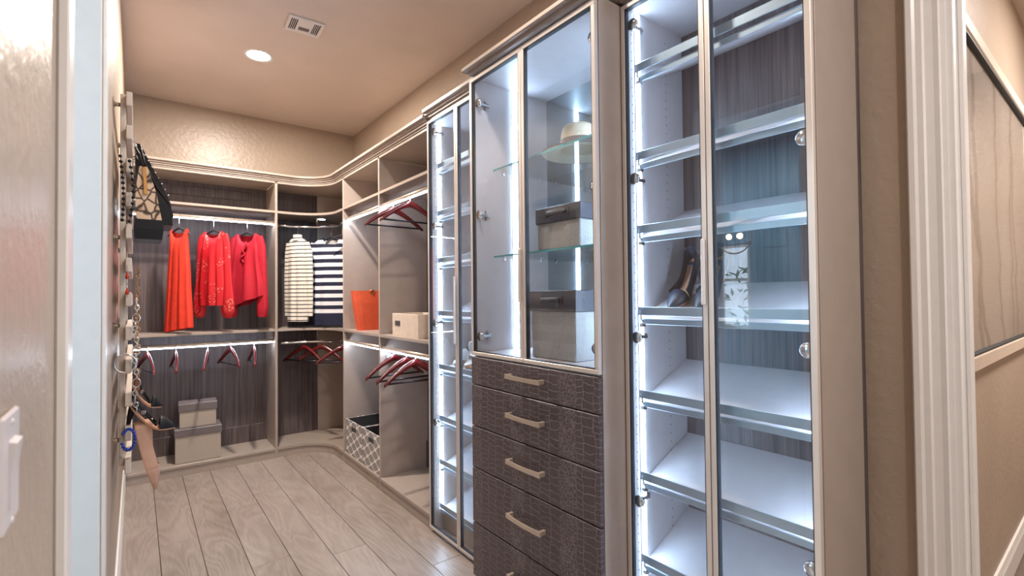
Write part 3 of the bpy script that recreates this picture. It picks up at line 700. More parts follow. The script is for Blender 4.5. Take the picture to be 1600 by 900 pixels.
for a, b in zip(dz[:-1], dz[1:]):
    d = part('drawer', MB().box(XT, XT+0.020, y0+0.001, y1-0.001, b+0.0025, a-0.0025, 0.002).box(XT+0.02, XT+0.40, y0+0.03, y1-0.03, b+0.02, a-0.03), M['croc'], t_)
    zc = (a+b)/2+0.010; n = 12; hw = 0.108; pts = []
    rings = []
    for i in range(n+1):
        q = -1+2*i/n; x = XT-0.026-0.008*(1-q*q); yy = 1.510+q*hw
        zz = zc; w = 0.0075+0.002*q*q
        rings.append([(x-0.004, yy, zz-w), (x+0.004, yy, zz-w), (x+0.004, yy, zz+w), (x-0.004, yy, zz+w)])
    m = MB().loft(rings, smooth=False)
    for q in (-1, 1): m.box(XT-0.024, XT+0.001, 1.510+q*(hw-0.008)-0.007, 1.510+q*(hw-0.008)+0.007, zc-0.0085, zc+0.0085, 0.001)
    part('handle', m, M['bronze'], d)
def tower_crown(name, label, X, y0, y1, zb, loc):
    prof = [(0.02, 0), (-0.004, 0), (-0.004, 0.012), (-0.030, 0.014), (-0.030, 0.034), (0.02, 0.034)]
    m = MB()
    for o, in ((0,),):
        m.box(X-0.004, X+0.05, y0-0.004, y1+0.004, zb, zb+0.012).box(X-0.030, X+0.40, y0-0.02, y1+0.022, zb+0.012, zb+0.032, 0.003)
    return single(name, m, M['lam'], label, 'moulding', loc)
tower_crown('crown_moulding', 'flat greige crown board overhanging the top of the drawer tower', XT, y0, y1, 2.396, (XT, 1.52, 2.396))
crown('crown_moulding', 'short stepped crown moulding above the tall narrow glass cabinet', [(XB+0.012, 2.532), (XB+0.012, 1.94)], 2.385, (XB, 2.2, 2.385))

# wide glass shoe cabinet nearest the viewer
XA = 1.375
a_ = thing('glass_shoe_cabinet', 'wide lit two-door glass shoe cabinet beside the hall opening, with slanted shelves', 'cabinet', (1.56, 0.81, 0))
y0, y1 = 0.503, 1.120
part('side_panel', MB().box(XA+0.022, 1.694, y0-0.002, y0+0.016, 0.0, 2.40, BV), M['lam'], a_)
part('shadow_gap_strip', MB().box(1.694, XR-0.001, y0+0.004, y0+0.016, 0.0, 2.40), M['veneer'], a_)  # dark strip stands in for the shadow gap beside the wall
part('side_panel', MB().box(XA+0.022, XR-0.001, y1-0.016, y1, 0.0, 2.40, BV), M['inside'], a_)
part('top_panel', MB().box(XA+0.022, XR-0.001, y0+0.016, y1-0.016, 2.384, 2.40, BV), M['inside'], a_)
part('back_panel', MB().box(XR-0.014, XR-0.002, y0+0.016, y1-0.016, 0.0, 2.384), M['veneer'], a_)
part('plinth', MB().box(1.46, 1.475, y0+0.016, y1-0.016, 0.0, 0.075).box(1.46, XR-0.014, y0+0.016, y1-0.016, 0.075, 0.09), M['bronze'], a_)
door(a_, XA, 0.8015, y1, 0.022, 2.388, y1, HZ, handle_at=0.8095, hz=(1.318, 1.520))
door(a_, XA, y0, 0.7985, 0.022, 2.388, y0, HZ)
shoe_shelves(a_, 1.432, XR-0.016, y0+0.017, y1-0.017, [2.185, 1.866, 1.601, 1.308, 1.012, 0.722, 0.430, 0.17], 0.42)
led_strip(a_, 1.444, y1-0.016, 0.12, 2.375, 1); led_strip(a_, 1.444, y0+0.016, 0.12, 2.375, -1)
pin_holes(a_, y1-0.016, (1.415, 1.62), 0.15, 2.35, 1)
single('crown_moulding', MB().box(XA-0.004, XA+0.05, y0-0.004, y1-0.001, 2.402, 2.414).box(XA-0.030, XR-0.002, y0-0.02, y1-0.001, 2.414, 2.436, 0.003), M['lam'],
       'greige crown board over the wide glass shoe cabinet by the hall', 'moulding', (XA, 0.8, 2.402))

# ------------------------------------------------------------------ hangers
def hook_pts(r=0.018, neck=0.05):
    pts = [(0, 0, -r-neck)]
    pts += [(0, 0, -r*1.6)]
    for i in range(11):
        a = math.radians(-90+240*i/10)
        pts.append((r*math.cos(a)*1.0, 0, -0.012+r*math.sin(a)-0.0))
    return pts
def make_hanger(name, label, cat, kind, group=None):
    o = thing(name, label, cat, group=group)
    nk = 0.0 if kind == 'wood' else 0.045
    part('hook', MB().tube(hook_pts(neck=0.05+nk), 0.0022, 6), M['chrome'], o, local=True)
    rings = []; n = 18; half = 0.215 if kind == 'wood' else 0.115
    zc = -0.058-nk; drop = 0.125 if kind == 'wood' else 0.060
    for i in range(n+1):
        q = -1+2*i/n; x = q*half; z = zc-drop*abs(q)**1.35
        h = (0.020 if kind == 'wood' else 0.007)*(1-0.5*abs(q)); w = 0.007 if kind == 'wood' else 0.0045
        if abs(q) > 0.96: h *= 0.7
        yb = -0.018*(q*q) if kind == 'wood' else 0
        rings.append([(x, yb-w, z-h), (x, yb+w, z-h), (x, yb+w*1.2, z), (x, yb+w, z+h), (x, yb-w, z+h), (x, yb-w*1.2, z)])
    part('shoulder_bar', MB().loft(rings, smooth=True), M['mahog' if kind == 'wood' else 'black'], o, local=True)
    if kind == 'wood':
        part('trouser_bar', MB().tube([(-half*0.93, -0.016, zc-drop*0.93), (half*0.93, -0.016, zc-drop*0.93)], 0.006, 8), M['darkbar'], o, local=True)
    return o
def rz(deg): return (0, 0, math.radians(deg))
wood0 = None
def wood_hanger(loc, yaw, label, group):
    global wood0
    if wood0 is None:
        wood0 = make_hanger('wooden_hanger', label, 'hanger', 'wood', group); wood0.location = loc; wood0.rotation_euler = rz(yaw); return wood0
    return copy_thing(wood0, loc, rz(yaw), label, group)
g = 'wooden hangers on the lower far rod'
for x, yaw, lab in ((0.068, -76, 'empty wooden hanger on the lower far rod, nearest the slatted rack'), (0.243, -88, 'empty wooden hanger on the lower far rod, edge-on above the stacked boxes'),
                    (0.452, -98, 'empty wooden hanger on the lower far rod, middle one of the five'), (0.612, -77, 'empty wooden hanger turned widest to the viewer on the lower far rod'),
                    (0.782, -93, 'empty wooden hanger on the lower far rod, closest to the corner section')):
    wood_hanger((x, 4.55, 1.000), yaw, lab, g)
g = 'wooden hangers in the corner'
for (x, y), yaw, lab in (((1.178, 4.530), -58, 'empty red wooden hanger on the low curved rod, first of three, nearest the far bay'), ((1.305, 4.455), -46, 'empty red wooden hanger on the low curved rod, middle of the three'), ((1.405, 4.215), -14, 'empty dark wooden hanger on the low curved rod, half hidden by the partition')):
    wood_hanger((x, y, 0.978), yaw, lab, g)
g = 'wooden hangers in the side bay'
for x, y, z, lab in ((1.395, 3.12, 2.010, 'empty mahogany hanger on the upper lit rod, nearer the curved corner'), (1.395, 2.86, 2.010, 'empty mahogany hanger on the upper lit rod, nearer the glass cabinet')):
    wood_hanger((x, y, z), 2, lab, g)
for x, y, yaw, lab in ((1.395, 3.12, 4, 'empty glossy red hanger on the lower lit rod, first of three from the partition'), (1.395, 2.93, 2, 'empty glossy red hanger on the lower lit rod, middle of three'), (1.395, 2.80, 0, 'empty glossy red hanger on the lower lit rod, last of three beside the glass cabinet')):
    wood_hanger((x, y, 1.000), yaw, lab, g)

# ------------------------------------------------------------------ garments (local x along the hanger, z = 0 at the hook top)
def garment_body(sw, neck, nf, nb, sdrop, length, prof, rip=0.012, nr=9, hem=None, nu=64, nt=26, ztop=-0.058, seed=0):
    rnd = random.Random(seed); ph = [rnd.uniform(0, 6.28) for _ in range(3)]
    m = MB(); rows = []
    for it in range(nt+1):
        t = it/nt; row = []
        hw = hd = 0
        for (ta, wa, da), (tb, wb, db) in zip(prof[:-1], prof[1:]):
            if ta <= t <= tb:
                k = (t-ta)/(tb-ta); k = k*k*(3-2*k); hw = wa+(wb-wa)*k; hd = da+(db-da)*k; break
        for iu in range(nu):
            a = 2*PI*iu/nu; ca, sa = math.cos(a), math.sin(a)
            x = hw*ca
            amp = rip*min(1, t*1.6)
            y = hd*math.copysign(abs(sa)**0.8, sa)+amp*(math.sin(nr*a+ph[0]+t*0.8)+0.5*math.sin((nr*1.7//1)*a+ph[1]))*(0.35+0.65*abs(sa))
            x += amp*0.4*math.sin(nr*a+ph[2])
            ax = abs(ca)*sw
            if ax < neck: zt = -(nf if sa < 0 else nb)*math.sqrt(max(0, 1-(ax/neck)**2))
            else: zt = -sdrop*((ax-neck)/(sw-neck))**1.2
            zb = -length+(hem(ca) if hem else 0)
            tt = t
            z = ztop+zt*(1-tt)**1.0+zb*tt
            row.append((x, y, z))
        rows.append(row)
    m.loft(rows, cap=False, smooth=True)
    return m
def sleeve(side, sw, sdrop, path, radii, ztop=-0.058, rip=0.1, n=20, squash=0.55, seed=1):
    rings = []; m = MB(); k = len(path)
    for i, (p, r) in enumerate(zip(path, radii)):
        a = Vector(path[max(0, i-1)]); b = Vector(path[min(k-1, i+1)]); d = (b-a).normalized()
        nx = Vector((-d.z, 0, d.x)); ny = Vector((0, 1, 0)); ring = []
        for j in range(n):
            an = 2*PI*j/n; rr = r*(1+rip*math.sin(5*an+seed)*min(1, i/2))
            q = Vector(p)+nx*rr*math.cos(an)+ny*rr*squash*math.sin(an)
            ring.append((side*q.x, q.y, q.z+ztop))
        rings.append(ring)
    return m.loft(rings, cap=False, smooth=True)
velvet = make_hanger('velvet_hanger', 'black velvet hanger inside the orange-red sleeveless dress', 'hanger', 'velvet', 'black velvet hangers')
velvet.location = (0.262, 4.55, 2.010); velvet.rotation_euler = rz(-54)
def hang(src_label, loc, yaw): return copy_thing(velvet, loc, rz(yaw), src_label, 'black velvet hangers')
def garment(name, label, cat, loc, yaw): return thing(name, label, cat, (loc[0], loc[1], loc[2]-0.045), rz(yaw))
d = garment('red_dress', 'long sleeveless orange-red dress hanging nearest the slatted rack', 'dress', (0.262, 4.55, 2.005), -54)
part('bodice_and_skirt', garment_body(0.098, 0.070, 0.075, 0.035, 0.015, 0.785, [(0, 0.098, 0.010), (0.06, 0.088, 0.026), (0.15, 0.086, 0.034), (0.5, 0.100, 0.036), (1, 0.122, 0.042)], 0.009, 10, hem=lambda c: 0.02*c, seed=3), M['coral'], d, local=True)
hang('black velvet hanger inside the red sequinned tunic', (0.492, 4.55, 2.010), -50)
d = garment('sequin_tunic', 'red sequinned long-sleeved tunic hanging in the middle of the three red garments', 'tunic', (0.492, 4.55, 2.005), -50)
part('body', garment_body(0.115, 0.068, 0.06, 0.03, 0.028, 0.60, [(0, 0.115, 0.010), (0.08, 0.102, 0.030), (0.3, 0.105, 0.042), (0.8, 0.120, 0.044), (1, 0.115, 0.040)], 0.009, 8, seed=5), M['sequin'], d, local=True)
sp = [(0.100, 0, -0.032), (0.118, 0, -0.11), (0.126, 0, -0.28), (0.132, 0, -0.42), (0.136, 0, -0.53), (0.138, 0, -0.64), (0.136, 0, -0.685), (0.134, 0, -0.70)]
sr = [0.032, 0.036, 0.036, 0.040, 0.052, 0.058, 0.044, 0.030]
for q in (-1, 1): part('sleeve', sleeve(q, 0.115, 0.028, sp, sr, seed=2+q), M['sequin'], d, local=True)
hang('black velvet hanger inside the crimson ruffled top', (0.732, 4.55, 2.010), -50)
d = garment('crimson_top', 'crimson swing top with ruffled neck hanging closest to the corner section', 'top', (0.732, 4.55, 2.005), -50)
part('body', garment_body(0.128, 0.075, 0.085, 0.025, 0.030, 0.58, [(0, 0.128, 0.010), (0.08, 0.118, 0.032), (0.3, 0.135, 0.048), (1, 0.185, 0.062)], 0.013, 7, hem=lambda c: 0.06*c, seed=8), M['crimson'], d, local=True)
sp = [(0.112, 0, -0.035), (0.132, 0, -0.11), (0.142, 0, -0.28), (0.145, 0, -0.46), (0.145, 0, -0.60), (0.142, 0, -0.68), (0.140, 0, -0.70)]
for q in (-1, 1): part('sleeve', sleeve(q, 0.128, 0.03, sp, [0.036, 0.040, 0.040, 0.043, 0.050, 0.046, 0.038], seed=4+q), M['crimson'], d, local=True)
m = MB(); pts = []
for i in range(15):
    q = i/14; pts.append((0.012*math.sin(q*14)+0.030*(1-q)*math.cos(q*3), -0.050-0.006*math.sin(q*20), -0.15-0.16*q))
m.tube(pts, [0.014*(1-0.5*i/14)+0.004 for i in range(15)], 8, flat=0.5)
part('ruffle', m, M['crimson'], d, local=True)
hang('black velvet hanger inside the cream sweater with thin stripes', (1.128, 4.544, 1.998), -60)
d = garment('striped_sweater', 'cream high-necked sweater with thin dark stripes in the corner section', 'sweater', (1.128, 4.544, 1.993), -60)
part('body', garment_body(0.108, 0.046, 0.012, 0.0, 0.045, 0.740, [(0, 0.108, 0.012), (0.06, 0.098, 0.034), (0.2, 0.098, 0.044), (1, 0.108, 0.046)], 0.008, 6, seed=11), M['thinstripe'], d, local=True)
part('collar', MB().loft([[(0.044*math.cos(2*PI*k/20)*q, 0.032*math.sin(2*PI*k/20)*q, z) for k in range(20)] for q, z in ((1.1, -0.085), (1.0, -0.055), (0.98, -0.030))], cap=False), M['thinstripe'], d, local=True)
sp = [(0.094, 0, -0.045), (0.116, 0.01, -0.14), (0.124, 0.01, -0.32), (0.128, 0.01, -0.52), (0.130, 0.01, -0.70)]
for q in (-1, 1): part('sleeve', sleeve(q, 0.108, 0.045, sp, [0.036, 0.040, 0.038, 0.034, 0.028], seed=7+q), M['thinstripe'], d, local=True)
hang('black velvet hanger inside the navy boldly striped sweater', (1.368, 4.372, 1.998), -44)
d = garment('striped_sweater', 'white sweater with bold navy stripes hanging against the corner partition', 'sweater', (1.368, 4.372, 1.993), -44)
part('body', garment_body(0.165, 0.078, 0.075, 0.02, 0.055, 0.775, [(0, 0.165, 0.012), (0.06, 0.155, 0.036), (0.2, 0.158, 0.048), (1, 0.165, 0.052)], 0.009, 6, seed=13), M['boldstripe'], d, local=True)
sp = [(0.145, 0, -0.055), (0.176, -0.01, -0.15), (0.190, -0.01, -0.33), (0.194, -0.01, -0.50), (0.192, -0.01, -0.66)]
for q in (-1, 1): part('sleeve', sleeve(q, 0.165, 0.055, sp, [0.045, 0.048, 0.044, 0.038, 0.032], seed=9+q), M['boldstripe'], d, local=True)
hang('empty black velvet hanger on the curved rod behind the navy striped sweater', (1.405, 4.20, 1.998), -25)
hang('bare black velvet hanger on the upper far rod behind the handbags', (0.060, 4.55, 2.010), -55)

# ------------------------------------------------------------------ boxes, bins, bags in the closets
def lidded_box(name, label, loc, yaw, w, d, h, lid_h, body, lid, handle=False, group=None):
    o = thing(name, label, 'box', loc, rz(yaw), group)
    part('body', MB().box(-w/2, w/2, -d/2, d/2, 0, h-0.004, 0.004), body, o, local=True)
    l = part('lid', MB().box(-w/2-0.007, w/2+0.007, -d/2-0.007, d/2+0.007, h-lid_h, h, 0.004), lid, o, local=True)
    if handle:
        m = MB()
        m.tube([(-0.055, -d/2-0.012, h-lid_h*0.45), (-0.04, -d/2-0.022, h-lid_h*0.45), (0.04, -d/2-0.022, h-lid_h*0.45), (0.055, -d/2-0.012, h-lid_h*0.45)], 0.010, 8, flat=0.5)
        part('handle', m, M['liddark'], l, local=True)
        q = MB()
        for x in (-0.062, 0.062):
            for zz in (-0.007, 0.007): q.ball((x, -d/2-0.009, h-lid_h*0.45+zz), 0.003, 8, 5)
            q.box(x-0.008, x+0.008, -d/2-0.010, -d/2-0.006, h-lid_h*0.45-0.014, h-lid_h*0.45+0.014)
        part('rivet', q, M['labelm'], l, local=True)
    return o
lidded_box('storage_box', 'larger beige woven box with grey lid, bottom of the pair on the far deck', (0.393, 4.635, ZD+0.0005), -2, 0.302, 0.20, 0.262, 0.058, M['woven'], M['lidgrey'])
lidded_box('storage_box', 'smaller beige woven box with grey lid, stacked on top of the larger one', (0.393, 4.645, ZD+0.263), -3, 0.245, 0.16, 0.188, 0.062, M['woven'], M['lidgrey'])
lidded_box('storage_box', 'small grey woven box with dark handled lid on the glass shelf', (1.467, 1.461, 1.5455), -90+2, 0.245, 0.19, 0.178, 0.068, M['wovengrey'], M['liddark'], True)
lidded_box('storage_box', 'large grey woven box with dark handled lid on the display cupboard floor', (1.453, 1.470, 1.0905), -90, 0.262, 0.21, 0.283, 0.088, M['wovengrey'], M['liddark'], True)
b = thing('storage_bin', 'open cream linen box with a dark label holder on the middle shelf', 'box', (1.50, 2.93, ZM+0.0005), rz(-3))
w, dd, h, tk = 0.115, 0.215, 0.150, 0.006
part('body', MB().box(-w, w, -dd, dd, 0, tk).box(-w, -w+tk, -dd, dd, tk, h, 0.002).box(w-tk, w, -dd, dd, tk, h, 0.002).box(-w+tk, w-tk, -dd, -dd+tk, tk, h, 0.002).box(-w+tk, w-tk, dd-tk, dd, tk, h, 0.002), M['cream'], b, local=True)
lb = part('label_holder', MB().box(-w-0.004, -w, 0.075, 0.155, 0.070, 0.102, 0.001), M['labelm'], b, local=True)
part('label_card', MB().box(-w-0.0045, -w-0.004, 0.084, 0.146, 0.076, 0.096), M['liddark'], lb, local=True)
def fabric_bin(label, y0, y1):
    b = thing('fabric_bin', label, 'bin', (1.515, (y0+y1)/2, ZD+0.0005))
    xa, xb, hh, tk = -0.145, 0.145, 0.275, 0.008; L = (y1-y0)/2-0.003
    part('body', MB().box(xa, xb, -L, L, 0, tk).box(xa, xa+tk, -L, L, tk, hh, 0.002).box(xb-tk, xb, -L, L, tk, hh, 0.002).box(xa+tk, xb-tk, -L, -L+tk, tk, hh, 0.002).box(xa+tk, xb-tk, L-tk, L, tk, hh, 0.002), M['trellis'], b, local=True)
    part('lining', MB().box(xa+tk, xa+tk+0.002, -L+tk, L-tk, tk, hh-0.003).box(xb-tk-0.002, xb-tk, -L+tk, L-tk, tk, hh-0.003).box(xa+tk+0.002, xb-tk-0.002, -L+tk, -L+tk+0.002, tk, hh-0.003).box(xa+tk+0.002, xb-tk-0.002, L-tk-0.002, L-tk, tk, hh-0.003), M['bininside'], b, local=True)
    part('handle_slot', MB().box(xa-0.002, xa, -0.048, 0.048, 0.200, 0.232, 0.001), M['bininside'], b, local=True)
fabric_bin('open trellis-patterned fabric bin on the closet deck, nearer the curved corner', 3.655, 4.020)
fabric_bin('open trellis-patterned fabric bin on the closet deck, nearer the partition', 3.305, 3.652)
t = thing('tote_bag', 'orange leather tote bag standing on the middle shelf', 'bag', (1.535, 3.815, ZM+0.0005), rz(-6))
rings = []
for zz, hw_, hd_ in ((0, 0.135, 0.055), (0.10, 0.150, 0.058), (0.22, 0.168, 0.056), (0.315, 0.180, 0.050)):
    rings.append([(hw_*max(-1, min(1, 1.3*math.cos(a))), hd_*max(-1, min(1, 1.3*math.sin(a))), zz) for a in [2*PI*k/32 for k in range(32)]])
inner = [[(x*0.965, y*0.93, z) for x, y, z in r] for r in rings][::-1]
m = MB().loft(rings+inner[:-1]+[[(x*0.965, y*0.93, 0.006) for x, y, z in rings[0]]], cap=True, smooth=False)
part('body', m, M['tote'], t, local=True)
part('handle', MB().tube([(0.035*math.cos(a)-0.02, 0.045, 0.285+0.030*math.sin(a)) for a in [PI*i/10 for i in range(11)]], 0.006, 8), M['tote'], t, local=True)
part('ring', MB().tube([(0.016*math.cos(a)-0.03, -0.052, 0.306+0.016*math.sin(a)) for a in [2*PI*i/16 for i in range(16)]], 0.004, 8, closed=True), M['brass'], t, local=True)
# straw hat on the upper glass shelf
hsz = 1.962
h = thing('straw_hat', 'cream straw hat with a wide brim and grey band on the upper glass shelf', 'hat', (1.520, 1.475, hsz+0.0005))
brim = [(0.078, 0.022), (0.11, 0.014), (0.145, 0.004), (0.162, 0.006), (0.162, 0.009), (0.145, 0.008), (0.11, 0.018), (0.079, 0.026)]
part('brim', MB().lathe(brim, 40), M['straw'], h, local=True)
crownp = [(0.081, 0.020), (0.080, 0.045), (0.077, 0.085), (0.070, 0.115), (0.055, 0.128), (0.030, 0.124), (0.0006, 0.118)]
part('crown', MB().lathe(crownp, 40), M['straw'], h, local=True)
part('hat_band', MB().lathe([(0.0825, 0.026), (0.0822, 0.060), (0.081, 0.061)], 40), M['band'], h, local=True)
part('brim_binding', MB().tube([(0.162*math.cos(a), 0.162*math.sin(a), 0.0075) for a in [2*PI*i/40 for i in range(40)]], 0.0025, 6, closed=True), M['band'], h, local=True)

# ------------------------------------------------------------------ shoes: local +x to the toe, z up, heel seat at x = 0
def pump(name, label, loc, rot, L, heel_h, mat, sole, kind='pump', group=None):
    o = thing(name, label, 'shoe', loc, rot, group)
    T = 0.66                                    # throat: the vamp closes over the toes beyond it
    def fz(t): return heel_h*(1-t/T)**1.6 if t < T else 0.0
    def W(t):
        if t < 0.08: return 0.027*math.sqrt(max(0.0, 1-((0.08-t)/0.08)**2))
        if t < 0.35: return 0.027-0.003*math.sin(PI*(t-0.08)/0.54)
        if t < 0.70: k = (t-0.35)/0.35; return 0.024+0.014*k*k*(3-2*k)
        return 0.038*max(0.0, 1-((t-0.70)/0.305)**1.7)
    def H(t): return 0.058-0.020*min(1, t/0.40) if t < 0.40 else 0.038
    n = 20; m = MB()
    if kind == 'pump':
        tl = [T*(1-i/n)**1.0 for i in range(n+1)]
        out = [(t, 1) for t in tl]+[(t, -1) for t in tl[::-1][1:]]
        lo = [(t*L, q*W(t), fz(t)+0.004) for t, q in out]; mid = [(t*L, q*W(t)*1.03, fz(t)+0.004+H(t)*0.5) for t, q in out]
        hi = [(t*L+0.006*(1-min(1, t/0.1)), q*W(t)*0.90, fz(t)+0.004+H(t)) for t, q in out]
        m.loft([lo, mid, hi], cap=False, closed=False)
    rings = []
    for i in range(13):
        t = T+(1-T)*0.995*i/12; hv = (0.034 if kind == 'pump' else 0.040)*(1-((t-T)/(1-T))**1.5)+0.007
        rings.append([(t*L, W(t)*math.cos(a), 0.004+hv*max(0.0, math.sin(a))**0.75) for a in [PI*j/14 for j in range(15)]])
    m.loft(rings, cap=False, closed=False)
    part('upper', m, mat, o, local=True)
    def bed(z0, z1, f, ta, tb): return MB().loft([[(t*L, W(t)*f*q, fz(t)+z) for q, z in ((1, z1), (1, z0), (-1, z0), (-1, z1))] for t in [ta+(tb-ta)*i/n for i in range(n+1)]], smooth=False)
    part('sole', bed(0.0, 0.004, 1.0, 0.004, 0.995), sole, o, local=True)
    part('insole', bed(0.0045, 0.0075, 0.92, 0.012, T+0.1), M['insole'], o, local=True)
    if heel_h > 0.02:
        hr = []
        for zz, r, xx in ((heel_h*0.96, 0.021, 0.022), (heel_h*0.75, 0.013, 0.013), (heel_h*0.4, 0.008, 0.009), (0.0, 0.006, 0.009)):
            hr.append([(xx+r*math.cos(a), r*math.sin(a), zz) for a in [2*PI*q/12 for q in range(12)]])
        part('heel', MB().loft(hr), mat, o, local=True)
    if kind == 'sling':
        pts = [(0.60*L, 0.034, fz(0.6)+0.016), (0.3*L, 0.030, fz(0.3)+0.035), (0.04*L, 0.020, heel_h+0.048), (-0.010, 0, heel_h+0.050), (0.04*L, -0.020, heel_h+0.048), (0.3*L, -0.030, fz(0.3)+0.035), (0.60*L, -0.034, fz(0.6)+0.016)]
        part('strap', MB().tube(pts, 0.004, 8), mat, o, local=True)
        part('buckle', MB().box(0.26*L, 0.34*L, -0.036, -0.031, fz(0.3)+0.028, fz(0.3)+0.042, 0.001), M['chrome'], o, local=True)
    return o
ang = math.atan(0.42)
zsl = 1.308-0.042
for y, lab in ((1.012, 'navy high-heeled pump on the slanted glass-cabinet shelf, nearer the display tower'), (0.905, 'navy high-heeled pump on the slanted glass-cabinet shelf, behind the door handle')):
    # toe against the rail, heel up the slope
    o = pump('pump_shoe', lab, (1.700, y, zsl+0.42*(1.700-1.432)+0.030), (0, ang+0.10, PI), 0.245, 0.085, M['navyshoe'], M['insole'], group='navy pumps')
zs2 = 0.962-0.042
def sandal(label, loc, rot, group):
    o = thing('sandal', label, 'shoe', loc, rot, group)
    n = 16
    ft = [[(t*0.24, s*(0.033+0.010*math.sin(PI*min(1, t*1.1)))*(1 if t < 0.85 else math.sqrt(max(0.05, 1-((t-0.85)/0.15)**2))), z) for s, z in ((1, 0.0), (1, 0.022), (-1, 0.022), (-1, 0.0))] for t in [i/n for i in range(n+1)]]
    part('sole', MB().loft(ft, smooth=False), M['cork'], o, local=True)
    ib = [[(x, y*0.9, 0.022+(0.003 if k in (1, 2) else 0)) for k, (x, y, z) in enumerate(r)] for r in ft]
    part('footbed', MB().loft(ib, smooth=False), M['whiteleather'], o, local=True)
    for xc, hh in ((0.165, 0.055), (0.065, 0.075)):
        r = []
        for xx in (xc-0.026, xc+0.026):
            r.append([(xx, 0.045*math.cos(a), 0.012+hh*math.sin(a)) for a in [PI*i/12 for i in range(13)]]+[(xx, 0.042*math.cos(a), 0.012+(hh-0.004)*math.sin(a)) for a in [PI-PI*i/12 for i in range(13)]])
        part('strap', MB().loft(r, smooth=False), M['whiteleather'], o, local=True)
    return o
for y, lab in ((2.425, 'white two-strap sandal in the narrow glass cabinet, nearer the open bay'), (2.305, 'white two-strap sandal in the narrow glass cabinet, behind the door seam')):
    sandal(lab, (1.680, y, zs2+0.42*(1.680-1.405)+0.004), (0, ang, PI), 'white sandals')

# ------------------------------------------------------------------ slatted rack with its hangings
XK = XL
r = thing('wall_rack', 'pale slatted accessory rack standing off the near wall on metal pegs', 'rack', (XL, 2.82, 0.73))
for y in (2.47, 3.12): part('post', MB().box(-0.052, -0.034, y-0.018, y+0.018, 0.70, 2.17, 0.002), M['rack'], r)
SZ = [2.139, 2.008, 1.877, 1.745, 1.619, 1.488, 1.354, 1.222, 1.094, 0.966, 0.834, 0.707]
for z in SZ: part('slat', MB().box(-0.034, -0.014, 2.40, 3.20, z-0.028, z+0.028, 0.003), M['rack'], r)
for y in (2.47, 3.12):
    for z in (2.13, 1.60, 1.25, 0.80):
        part('standoff', MB().lathe([(0.0005, -0.0200), (0.008, -0.0200), (0.008, 0.0), (0.0005, 0.0)], 14, (XL+0.0205, y, z), axis='X').lathe([(0.0005, 0), (0.013, 0), (0.013, 0.004), (0.0005, 0.004)], 16, (XL+0.0003, y, z), axis='X'), M['bronze'], r)
def ring_pts(c, rad, axis='Y', n=24, sx=1.0):
    out = []
    for i in range(n):
        a = 2*PI*i/n
        out.append((c[0]+rad*math.cos(a)*sx, c[1], c[2]+rad*math.sin(a)) if axis == 'Y' else (c[0], c[1]+rad*math.cos(a), c[2]+rad*math.sin(a)))
    return out
# snakeskin handbag
b = thing('handbag', 'snakeskin-print handbag with a black base hanging on the slatted rack', 'handbag', (0.040, 2.56, 1.60))
part('base', MB().loft([[(0.040+sx*0.044, 2.56+sy*0.10, 1.598) for sx, sy in ((-1, -1), (1, -1), (1, 1), (-1, 1))], [(0.040+sx*0.049, 2.56+sy*0.105, 1.640) for sx, sy in ((-1, -1), (1, -1), (1, 1), (-1, 1))],
     [(0.040+sx*0.045, 2.56+sy*0.105, 1.678) for sx, sy in ((-1, -1), (1, -1), (1, 1), (-1, 1))]], smooth=False), M['blackgloss'], b)
part('body', MB().loft([[(0.040+sx*0.043, 2.56+sy*0.103, 1.678) for sx, sy in ((-1, -1), (1, -1), (1, 1), (-1, 1))], [(0.030+sx*0.034, 2.56+sy*0.098, 1.79) for sx, sy in ((-1, -1), (1, -1), (1, 1), (-1, 1))],
     [(0.022+sx*0.014, 2.56+sy*0.090, 1.895) for sx, sy in ((-1, -1), (1, -1), (1, 1), (-1, 1))]], smooth=False), M['snake'], b)
part('zip_tab', MB().loft([[(0.030+q*0.006, 2.463-0.006, 1.78), (0.030+q*0.006, 2.457-0.006, 1.78)] + [(0.030-q*0.006, 2.457-0.006, 1.78), (0.030-q*0.006, 2.463-0.006, 1.78)] for q in (1,)]
     + [[(0.024+0.005, 2.470-0.006, 1.892), (0.024+0.005, 2.464-0.006, 1.892), (0.024-0.005, 2.464-0.006, 1.892), (0.024-0.005, 2.470-0.006, 1.892)]], smooth=False), M['brass'], b)
for y in (2.49, 2.63):
    part('handle', MB().tube([(0.020, y-0.04, 1.89), (0.008, y-0.03, 1.94), (-0.004, y, 1.972), (0.008, y+0.03, 1.94), (0.020, y+0.04, 1.89)], 0.0045, 8), M['blackgloss'], b)
part('hook', MB().tube([(-0.024, 2.56, 2.036), (-0.010, 2.56, 2.036), (0.000, 2.56, 1.985), (-0.004, 2.56, 1.965)], 0.003, 8), M['chrome'], b)
b = thing('handbag', 'black chain-trimmed shoulder bag hanging behind the snakeskin bag', 'handbag', (0.05, 2.90, 1.66))
part('body', MB().loft([[(0.085+sx*0.050, 2.90+sy*0.12, 1.70) for sx, sy in ((-1, -1), (1, -1), (1, 1), (-1, 1))], [(0.080+sx*0.048, 2.90+sy*0.125, 1.80) for sx, sy in ((-1, -1), (1, -1), (1, 1), (-1, 1))],
     [(0.030+sx*0.035, 2.90+sy*0.115, 1.95) for sx, sy in ((-1, -1), (1, -1), (1, 1), (-1, 1))], [(0.003+sx*0.010, 2.90+sy*0.08, 2.075) for sx, sy in ((-1, -1), (1, -1), (1, 1), (-1, 1))]], smooth=False), M['blackgloss'], b)
part('strap', MB().tube([(0.012, 2.82, 2.07), (0.028, 2.775, 1.98), (0.075, 2.772, 1.87), (0.120, 2.776, 1.80), (0.136, 2.79, 1.74)], 0.005, 8, flat=0.6), M['darkbar'], b)
m = MB()
